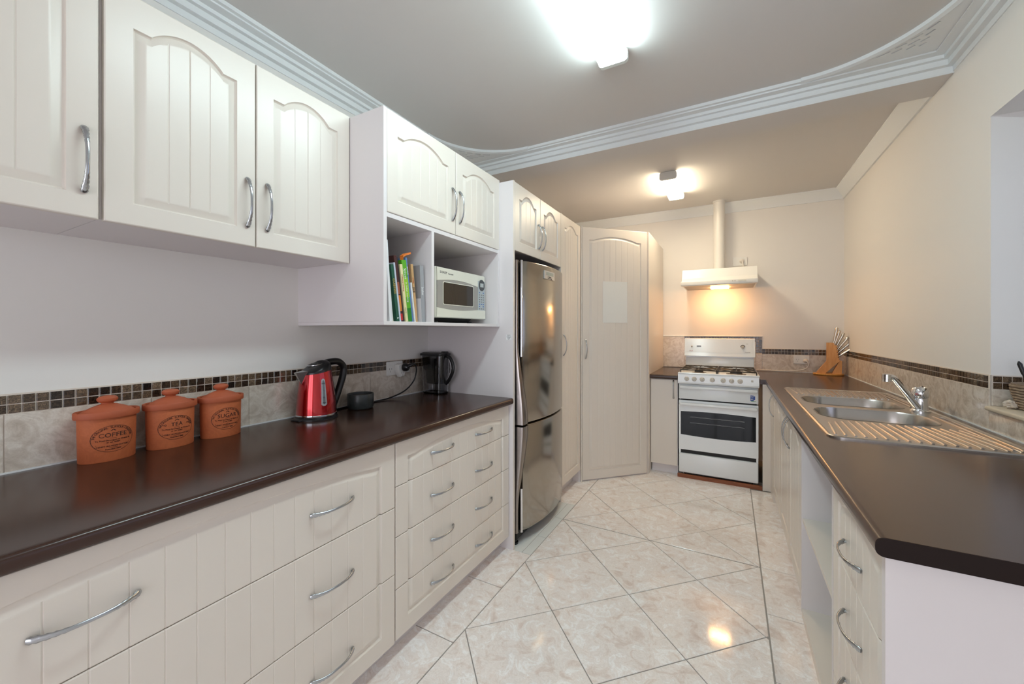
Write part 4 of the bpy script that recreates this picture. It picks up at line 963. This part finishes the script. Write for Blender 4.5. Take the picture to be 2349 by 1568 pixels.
# ------------------------------------------------------------------ kettle
kx, ky = -1.672, 1.168
t = thing('kettle', 'glossy red electric kettle with black handle on its base', 'kettle', (kx, ky, 0.9))
bm = BM(); lathe(bm, [(0.092, 0.900), (0.092, 0.905), (0.086, 0.911), (0.084, 0.913)], kx, ky, 48); box(bm, kx-0.03, kx+0.03, ky-0.105, ky-0.07, 0.900, 0.908, 0.003, 2); obj('power_base', bm, black, t)
bm = BM(); lathe(bm, [(0.0865, 0.9125), (0.0875, 0.915), (0.0868, 0.922), (0.085, 0.923)], kx, ky, 48); obj('chrome_band', bm, chrome, t)
def krad(z): s_ = (z-0.923)/(1.118-0.923); return 0.085-0.022*s_-0.003*math.sin(PI*s_)*-1
rs = []
n = 56
for k in range(15):
    s_ = k/14; rs.append([])
    for i in range(n):
        an = 2*PI*i/n; tilt = 0.012*math.sin(an)     # top rim rises towards the handle
        z = 0.923+(1.112+tilt-0.923)*s_; r = krad(min(z, 1.118)); rs[-1].append((kx+r*math.cos(an), ky+r*math.sin(an), z))
bm = BM(); rings(bm, rs); obj('body', bm, red_paint, t)
rs = []
for s_, h in ((1.0, 0.0), (1.0, 0.008), (0.93, 0.020), (0.75, 0.030), (0.45, 0.035), (0.1, 0.036)):
    rs.append([(kx+0.0635*s_*math.cos(2*PI*i/n), ky+0.0635*s_*math.sin(2*PI*i/n), 1.111+0.012*math.sin(2*PI*i/n)*1.0+h+0.010*(math.sin(2*PI*i/n))*s_*(1 if h > 0.01 else 0)) for i in range(n)])
bm = BM(); rings(bm, rs); ld = obj('lid', bm, black, t)
bm = BM(); pts = [(kx+0.034*math.cos(2*PI*i/32), ky-0.004+0.034*math.sin(2*PI*i/32), 1.1452+0.0055*math.sin(2*PI*i/32)) for i in range(33)]; tube(bm, pts, 0.0014, 6); obj('ring', bm, chrome, ld)
# spout towards the canisters
bm = BM(); q = [(kx+0.024, ky-0.056, 1.118), (kx-0.024, ky-0.056, 1.118), (kx, ky-0.071, 1.058)]
tip = [(kx+0.008, ky-0.104, 1.1135), (kx-0.008, ky-0.104, 1.1135)]
v = [bm.verts.new(p) for p in q+tip]
for f_ in ((0, 3, 2), (1, 2, 4), (3, 4, 2), (0, 1, 4, 3), (0, 2, 1)): bm.faces.new([v[i] for i in f_])
obj('spout', bm, spout_m, t, 20)
hp = smooth_path([(kx, ky+0.030, 1.142), (kx, ky+0.075, 1.151), (kx, ky+0.118, 1.148), (kx, ky+0.146, 1.120), (kx, ky+0.143, 1.080), (kx, ky+0.118, 1.010), (kx, ky+0.096, 0.958), (kx, ky+0.084, 0.930)], 6)
bm = BM(); tube(bm, hp, [(0.013+0.004*math.sin(PI*i/len(hp)), 0.016) for i in range(len(hp))], 14, up=(1, 0, 0)); obj('handle', bm, black, t, 60)
hp = [(kx, ky+0.060, 1.118), (kx, ky+0.072, 1.06), (kx, ky+0.084, 1.0), (kx, ky+0.090, 0.94), (kx, ky+0.090, 0.915)]
bm = BM(); tube(bm, smooth_path(hp, 4), (0.019, 0.011), 12, up=(1, 0, 0)); obj('back_strap', bm, black, t, 60)
# water gauge, facing between the drawers and the viewer
an = math.radians(-12); gn = 12
def kp(s_, z, d): r = krad(z)+d; q = an+s_/0.075; return (kx+r*math.cos(q), ky+r*math.sin(q), z)
def kpatch(w0, w1, z0, z1, d):
    bm = BM(); o_ = rrect(-1, 1, z0, z1, 0.006, 5); o_ = []
    zs = [z0+(z1-z0)*k/20 for k in range(21)]
    rows = []
    for z in zs:
        f_ = (z-z0)/(z1-z0); w = w0+(w1-w0)*f_; e = min(z-z0, z1-z)
        if e < 0.007: w *= math.sqrt(max(0.12, 1-((0.007-e)/0.0075)**2))
        rows.append([kp(-w+2*w*j/6, z, d) for j in range(7)]+[kp(w-2*w*j/6, z, -0.002) for j in range(7)])
    rings(bm, rows); return bm
g = obj('gauge', kpatch(0.0115, 0.0085, 0.963, 1.083, 0.0012), gauge_m, t)
obj('gauge_strip', kpatch(0.0050, 0.0045, 0.970, 1.076, 0.0018), mat('gauge_dark', (0.16, 0.18, 0.19), 0.2), g)
bm = BM()
for z, s_ in ((1.062, 'MAX'), (1.030, '1'), (1.000, '0.5'), (0.976, 'MIN')): text_bm(s_, 0.009, lambda a, q, d, z=z: kp(a*0.8, z+q, 0.0024+d), bm=bm)
obj('scale', bm, dark_ink, g, recalc=False)

# ------------------------------------------------------------------ dark stoneware pot
t = thing('stoneware_pot', 'low dark grey stoneware pot beside the kettle', 'pot', (-1.672, 1.418, 0.9))
bm = BM(); lathe(bm, [(0.052, 0.900), (0.060, 0.903), (0.064, 0.912), (0.065, 0.974), (0.064, 0.976), (0.060, 0.976), (0.059, 0.968), (0.058, 0.915), (0.0, 0.912)], -1.672, 1.418, 44, cap1=False); obj('bowl', bm, stone_m, t)
bm = BM(); lathe(bm, [(0.0588, 0.950), (0.0588, 0.962), (0.0, 0.962)], -1.672, 1.418, 36, cap1=False); obj('wax', bm, mat('wax_grey', (0.10, 0.09, 0.08), 0.5), t)

# ------------------------------------------------------------------ water filter jug
jx, jy = -1.652, 1.992
t = thing('filter_jug', 'clear water filter jug with black insert and lid', 'jug', (jx, jy, 0.9))
def jl(lx0, lx1, w, z, r=0.03): return [(jx+p[0], jy+p[1], z) for p in rrect(lx0, lx1, -w, w, min(r, w*0.95), 5)]
bm = BM(); rings(bm, [jl(-0.072, 0.070, 0.046, 0.900), jl(-0.080, 0.076, 0.050, 0.905), jl(-0.082, 0.078, 0.050, 0.94), jl(-0.088, 0.082, 0.052, 1.05), jl(-0.096, 0.086, 0.054, 1.142), jl(-0.093, 0.083, 0.0515, 1.142), jl(-0.085, 0.079, 0.0495, 1.05), jl(-0.079, 0.075, 0.0475, 0.94), jl(-0.077, 0.073, 0.0475, 0.910), jl(-0.07, 0.066, 0.044, 0.906)]); obj('pitcher', bm, clear, t)
bm = BM(); rings(bm, [jl(-0.052, 0.056, 0.034, 0.962), jl(-0.058, 0.062, 0.038, 0.966), jl(-0.066, 0.068, 0.042, 1.045), jl(-0.082, 0.074, 0.046, 1.060), jl(-0.090, 0.080, 0.049, 1.138)]); obj('insert', bm, jug_dark, t)
bm = BM(); rings(bm, [jl(-0.100, 0.088, 0.055, 1.140), jl(-0.102, 0.090, 0.056, 1.146), jl(-0.100, 0.092, 0.055, 1.154), jl(-0.085, 0.080, 0.045, 1.161), jl(-0.02, 0.02, 0.012, 1.162)]); box(bm, jx+0.055, jx+0.088, jy-0.018, jy+0.018, 1.154, 1.168, 0.005, 2); obj('lid', bm, black, t)
hp = smooth_path([(jx+0.080, jy, 1.140), (jx+0.112, jy, 1.128), (jx+0.135, jy, 1.085), (jx+0.132, jy, 1.040), (jx+0.105, jy, 0.990), (jx+0.078, jy, 0.965)], 6)
bm = BM(); tube(bm, hp, [(0.008, 0.012)]*len(hp), 12, up=(0, 1, 0)); hd = obj('handle', bm, black, t, 60)
bm = BM(); tube(bm, [tuple(p-Vector((0.012 if 4 < i < len(hp)-4 else 0.004, 0, 0))) for i, p in enumerate(hp)], (0.009, 0.005), 10, up=(0, 1, 0)); obj('inner_grip', bm, clear, hd, 60)

# ------------------------------------------------------------------ microwave
t = thing('microwave', 'ivory microwave oven on the open cupboard shelf', 'microwave', (-1.46, 1.79, 1.338))
mX, my0, my1, mz0, mz1 = -1.292, 1.562, 2.020, 1.366, 1.626
bm = BM(); box(bm, -1.63, mX-0.035, my0+0.004, my1-0.004, mz0+0.004, mz1-0.002, 0.006, 2); obj('body', bm, ivory, t)
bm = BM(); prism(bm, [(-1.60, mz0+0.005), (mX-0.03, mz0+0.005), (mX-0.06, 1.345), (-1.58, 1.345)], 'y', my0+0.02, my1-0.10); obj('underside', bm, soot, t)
bm = BM(); box(bm, mX-0.036, mX-0.004, my0, my1, mz0, mz1, 0.010, 3); fr_ = obj('front_frame', bm, ivory, t)
yd1 = 1.936
n = 24; zt = lambda y: 1.553+0.016*math.sin(PI*(y-my0)/(yd1-my0)); zb_ = lambda y: 1.418-0.010*math.sin(PI*(y-my0)/(yd1-my0))
ysn = [my0+0.006+(yd1-my0-0.006)*k/n for k in range(n+1)]
# door leaf: ivory top and bottom rails, grey panel between two shallow arcs
bm = BM(); rings(bm, [[(X, y, zt(y)) for y in ysn]+[(X, yd1, mz1-0.004), (X, my0+0.004, mz1-0.004)] for X in (mX-0.006, mX)]); dr = obj('door', bm, ivory, t, 25)
bm = BM(); rings(bm, [[(X, y, zb_(y)) for y in ysn]+[(X, my1-0.004, zb_(yd1)), (X, my1-0.004, mz0+0.004), (X, my0+0.004, mz0+0.004)] for X in (mX-0.006, mX)]); obj('lower_rail', bm, ivory, dr, 25)
bm = BM(); rings(bm, [[(X, y, zt(y)-0.001) for y in ysn]+[(X, y, zb_(y)+0.001) for y in ysn[::-1]] for X in (mX-0.006, mX-0.001)]); obj('grey_panel', bm, taupe, dr, 25)
w = rrect(1.618, 1.886, 1.437, 1.549, 0.008, 4)
bm = BM(); rings(bm, [[(mX-0.002, *p) for p in rrect(1.614, 1.890, 1.433, 1.553, 0.010, 4)], [(mX+0.0003, *p) for p in rrect(1.614, 1.890, 1.433, 1.553, 0.010, 4)]]); wf = obj('window_frame', bm, ivory, dr)
bm = BM(); rings(bm, [[(mX-0.002, *p) for p in w], [(mX+0.0008, *p) for p in w]]); obj('window', bm, brown_glass, dr)
bm = BM(); box(bm, mX-0.006, mX-0.0002, 1.9395, my1-0.010, 1.417, mz1-0.036, 0.001, 1); cp = obj('control_panel', bm, panel_grey, t)
bm = BM(); rings(bm, [[(X, 1.9755+0.030*math.cos(2*PI*k/28), 1.566+0.033*math.sin(2*PI*k/28)) for k in range(28)] for X in (mX-0.003, mX+0.0015)]); ds = obj('display_ring', bm, mat('ring_dark', (0.05, 0.055, 0.06), 0.3), cp)
bm = BM(); box(bm, mX, mX+0.0022, 1.958, 1.993, 1.555, 1.578, 0.0005, 1); obj('screen', bm, mat('screen_grey', (0.45, 0.48, 0.47), 0.3), ds)
for r_ in range(8):
    for c_ in range(3):
        if r_ in (0, 6) and c_ == 1: continue
        mm = blue_ink if r_ in (0, 5, 6) else grey_ink
        bm = BM(); y = 1.953+0.020*c_; z = 1.522-0.0135*r_; box(bm, mX-0.001, mX+0.0006, y-0.0045, y+0.0045, z-0.003, z+0.003); obj('button', bm, mm, cp)
bm = BM(); fm = lambda a, b_, d: (mX+0.0003+d, 1.618+a, 1.598+b_); text_bm('SHARP', 0.0185, fm, bm=bm, space=1.1); text_bm('Carousel', 0.012, lambda a, b_, d: (mX+0.0003+d, 1.678+a, 1.596+b_), bm=bm); obj('lettering', bm, dark_ink, dr)
for y in (1.62, 1.93):
    for x in (-1.55, -1.35):
        bm = BM(); lathe(bm, [(0.014, 1.3384), (0.016, 1.350)], x, y, 14); obj('foot', bm, black, t)

# ------------------------------------------------------------------ books
def book(label, y, th, h, dep, xf, lean, col, words=(), band=None, cover2=None):
    """y = bottom edge on the near side, spine faces the room"""
    t = thing('book', label, 'book', (xf, y, 1.3385), 'cookery books on the open shelf', (math.radians(lean), 0, 0))
    cm = mat('book_'+label.replace(' ', '_')[:40], col, 0.35)
    c_ = 0.0022
    bm = BM(); prism(bm, [(0, 0), (0, th), (-dep, th), (-dep, th-c_), (-c_, th-c_), (-c_, c_), (-dep, c_), (-dep, 0)], 'z', 0.0, h); obj('cover', bm, cm, t, 30, local=True)
    bm = BM(); box(bm, -dep+0.004, -c_, c_, th-c_, 0.003, h-0.003); obj('pages', bm, paper, t, local=True)
    if cover2:
        z0, z1, cc = cover2; bm = BM(); box(bm, -dep+0.004, -0.001, -0.0004, 0.0006, h*z0, h*z1); obj('cover_picture', bm, mat('cover_'+label[:24], cc, 0.35), t, local=True)
    if band:
        for z0, z1, cc in band:
            bm = BM(); box(bm, -0.0006, 0.0005, 0.0004, th-0.0004, h*z0, h*z1); obj('spine_band', bm, mat('band_%s_%.2f' % (label[:16], z0), cc, 0.4), t, local=True)
    for s_, z, size, mm in words:
        bm = BM(); text_bm(s_, size, lambda a, q, d, z=z: (0.0007+d, th/2+q, h*z-a), bm=bm); obj('lettering', bm, mm, t, local=True)
    return t
L = 8.5
book('thin white folder standing at the cupboard side', 1.1960, 0.012, 0.335, 0.24, -1.236, 4.0, (0.74, 0.74, 0.76))
book('pale grey leaning box file', 1.2202, 0.0215, 0.315, 0.22, -1.263, 5.9, (0.62, 0.63, 0.64))
book('cream patterned book behind the dark green spine', 1.2560, 0.008, 0.285, 0.20, -1.283, L, (0.66, 0.60, 0.42), cover2=(0.75, 0.9, (0.16, 0.12, 0.06)))
book('dark green book with gold spine lettering', 1.2655, 0.0155, 0.246, 0.19, -1.265, L, (0.010, 0.085, 0.055), (('CUISINES', 0.62, 0.016, gold_ink), ('&', 0.06, 0.012, white_ink)))
book('thin pale blue book', 1.2825, 0.009, 0.256, 0.19, -1.265, L, (0.50, 0.55, 0.66))
book('maroon cookbook with orange food picture on spine', 1.2930, 0.015, 0.288, 0.20, -1.269, L, (0.055, 0.012, 0.016), (), [(0.02, 0.12, (0.5, 0.02, 0.02)), (0.16, 0.40, (0.62, 0.20, 0.03)), (0.42, 0.6, (0.30, 0.08, 0.04))])
book('slim black book beside the yellow cream book', 1.3095, 0.008, 0.285, 0.20, -1.271, L, (0.02, 0.018, 0.024))
book('yellow cream book with red spine lettering', 1.3195, 0.0155, 0.254, 0.19, -1.265, L, (0.72, 0.66, 0.36), (('traditional cooking', 0.68, 0.010, red_ink), ('classics', 0.2, 0.009, grey_ink)))
book('bright green spice cookbook', 1.3370, 0.028, 0.275, 0.21, -1.269, L, (0.10, 0.38, 0.02), (('Spices', 0.78, 0.020, white_ink), ('in Indian cooking', 0.48, 0.013, white_ink)), [(0.0, 0.22, (0.02, 0.20, 0.02)), (0.4, 0.72, (0.28, 0.52, 0.03))])
book('blue book behind the spice cookbook', 1.3670, 0.010, 0.290, 0.21, -1.273, L, (0.10, 0.19, 0.42), (('BAKING', 0.8, 0.010, white_ink),))
book('thin white paperback beside the tan book', 1.3785, 0.007, 0.180, 0.16, -1.267, L, (0.78, 0.78, 0.78))
book('tan book lettered pie', 1.3870, 0.014, 0.264, 0.18, -1.269, 7.0, (0.55, 0.33, 0.15), (('sweet', 0.72, 0.011, red_ink), ('pie', 0.56, 0.022, dark_ink)))
book('grey hardback with white lower cover', 1.4120, 0.024, 0.262, 0.185, -1.253, 3.5, (0.32, 0.32, 0.33), (('bake', 0.55, 0.020, white_ink),), cover2=(0.0, 0.42, (0.66, 0.66, 0.70)))
bm = BM(); pts = [(-1.285, 1.326, 1.600), (-1.283, 1.322, 1.632), (-1.275, 1.334, 1.642), (-1.262, 1.348, 1.648)]
rings(bm, [[(p[0], p[1], p[2]-0.004), (p[0], p[1], p[2]+0.004), (p[0]-0.02, p[1]-0.001, p[2]+0.004), (p[0]-0.02, p[1]-0.001, p[2]-0.004)] for p in pts])
tag(obj('bookmark', bm, orange), 'orange paper bookmark sticking up from the cookbooks', 'bookmark')

# ------------------------------------------------------------------ knife block and knives
kbx, kby = 0.775, 4.505
t = thing('knife_block', 'angled bamboo knife block on a round foot', 'knife block', (kbx, kby, 0.9))
bm = BM(); lathe(bm, [(0.108, 0.9), (0.113, 0.904), (0.113, 0.912), (0.108, 0.916), (0, 0.916)], kbx, kby, 48, 1.0, 0.72, cap1=False); obj('foot', bm, bamboo, t)
K = Matrix.Translation((kbx, kby, 0.915)) @ Matrix.Rotation(math.radians(-8), 4, 'Z') @ Matrix.Diagonal((1.15, 1.0, 1.17, 1)) @ Matrix.Translation((0, 0, -0.915))
o_ = [(-0.078, 0.915), (-0.020, 0.915), (0.072, 1.018)]
notch = []
for k in range(6): z = 1.032+0.0185*k; notch += [(0.060-0.002*k, z-0.006), (0.066-0.003*k, z+0.005), (0.052-0.003*k, z+0.009)]
o_ += notch+[(0.030, 1.150), (-0.012, 1.150), (-0.012, 1.010)]
bm = BM(); prism(bm, o_, 'y', -0.040, 0.040); bmesh.ops.transform(bm, matrix=K, verts=bm.verts); obj('block', bm, bamboo, t, 25)
bm = BM(); prism(bm, [(0.020, 0.915), (0.080, 0.915), (0.082, 1.012), (0.066, 1.014)], 'y', -0.034, 0.034); bmesh.ops.transform(bm, matrix=K, verts=bm.verts); obj('strut', bm, bamboo, t, 25)
kd = [(0.030, 1.140, 80, 0.118), (0.036, 1.128, 74, 0.112), (0.046, 1.116, 66, 0.110), (0.055, 1.098, 56, 0.108), (0.060, 1.074, 47, 0.098), (0.064, 1.050, 38, 0.096)]
nm = ['carving knife', 'bread knife', 'chef knife', 'utility knife', 'paring knife', 'small peeling knife']
od_ = ['topmost', 'second from the top', 'third from the top', 'fourth from the top', 'second from the bottom', 'lowest']
for k, (px, pz, an, ln) in enumerate(kd):
    ln *= 1.08
    a = math.radians(an); dx, dz = math.cos(a), math.sin(a); yo = (-0.018, 0.0, 0.012, -0.006, 0.010, -0.014)[k]
    t = thing('kitchen_knife', 'steel handled kitchen knife in the %s slot of the block' % od_[k], 'knife', tuple(K @ Vector((px, yo, pz))), 'knives in the bamboo block')
    pth = [K @ Vector((px+dx*q*ln, yo, pz+dz*q*ln)) for q in (-0.12, 0.0, 0.1, 0.3, 0.55, 0.8, 0.93, 1.0)]
    bm = BM(); tube(bm, pth, [(0.007, 0.005), (0.008, 0.007), (0.0085, 0.0075), (0.010, 0.0085), (0.0095, 0.0085), (0.0115, 0.009), (0.0125, 0.009), (0.008, 0.006)], 14, up=tuple(K.to_3x3() @ Vector((-dz, 0, dx)))); obj('handle', bm, knife_steel, t, 50)
    pth = [K @ Vector((px+dx*q, yo, pz+dz*q)) for q in (-0.05, -0.012)]
    bm = BM(); tube(bm, pth, (0.008, 0.0012), 6, up=tuple(K.to_3x3() @ Vector((-dz, 0, dx)))); obj('blade', bm, chrome, t, 50)

# ------------------------------------------------------------------ things on the recess sill
bx_, by_ = 1.015, 2.235; sz = NZ0+0.014
t = thing('woven_basket', 'small woven fibre basket on the recess sill', 'basket', (bx_, by_, sz))
bm = BM(); pr = []
for k in range(14): pr.append((0.050+0.022*math.sin(PI*0.5*k/13)+(0.0035 if k % 2 else 0), sz+0.1*k/13))
lathe(bm, pr+[(0.066, sz+0.1), (0.045, sz+0.008), (0, sz+0.008)], bx_, by_, 40, cap1=False); obj('bowl', bm, wicker, t, 80)
for k in range(9):
    bm = BM(); z = sz+0.006+0.0105*k; r = 0.053+0.022*math.sin(PI*0.5*k/8.5)
    tube(bm, [(bx_+r*math.cos(2*PI*i/30), by_+r*math.sin(2*PI*i/30), z+0.0012*math.sin(i*2.1)) for i in range(31)], 0.0052, 7); obj('coil', bm, wicker, t, 80)
for k, (dx, dy, h, mm, lb) in enumerate(((-0.055, -0.006, 0.185, black, 'black pen standing in the woven basket'), (-0.044, -0.012, 0.180, paper, 'white pen standing in the woven basket'))):
    bm = BM(); top = (bx_+dx-0.008*(k == 0)+0.012*(k == 1), by_+dy, sz+h); bot = (bx_+dx*0.5+0.01, by_+dy, sz+0.012)
    tt = thing('pen', lb, 'pen', bot)
    mid = [bot[i]+(top[i]-bot[i])*0.72 for i in range(3)]
    tube(bm, [bot, mid], 0.0045, 10); obj('barrel', bm, mm, tt, 50)
    bm = BM(); tube(bm, [mid, [mid[i]+(top[i]-mid[i])*0.8 for i in range(3)], top], [0.006, 0.007, 0.002], 10); obj('cap', bm, black if k == 0 else paper, tt, 50)
bm = BM(); bmesh.ops.create_icosphere(bm, subdivisions=3, radius=1.0)
for v in bm.verts:
    c_ = v.co; w_ = 1+0.22*math.sin(6*c_.x+3*c_.z)*math.sin(5*c_.y+2)+0.12*math.sin(13*c_.z+7*c_.y)
    v.co = Vector((0.950+c_.x*0.024*w_, 2.262+c_.y*0.022*w_, sz+0.0155+c_.z*0.0165*w_))
tag(obj('sea_shell', bm, shell_m), 'small crumpled pale shell on the recess sill', 'shell')
bm = BM(); box(bm, 0.955, 1.010, 2.140, 2.156, sz-0.0005, sz+0.012, 0.003, 2); tag(obj('lighter', bm, black), 'black lighter lying on the recess sill', 'lighter')
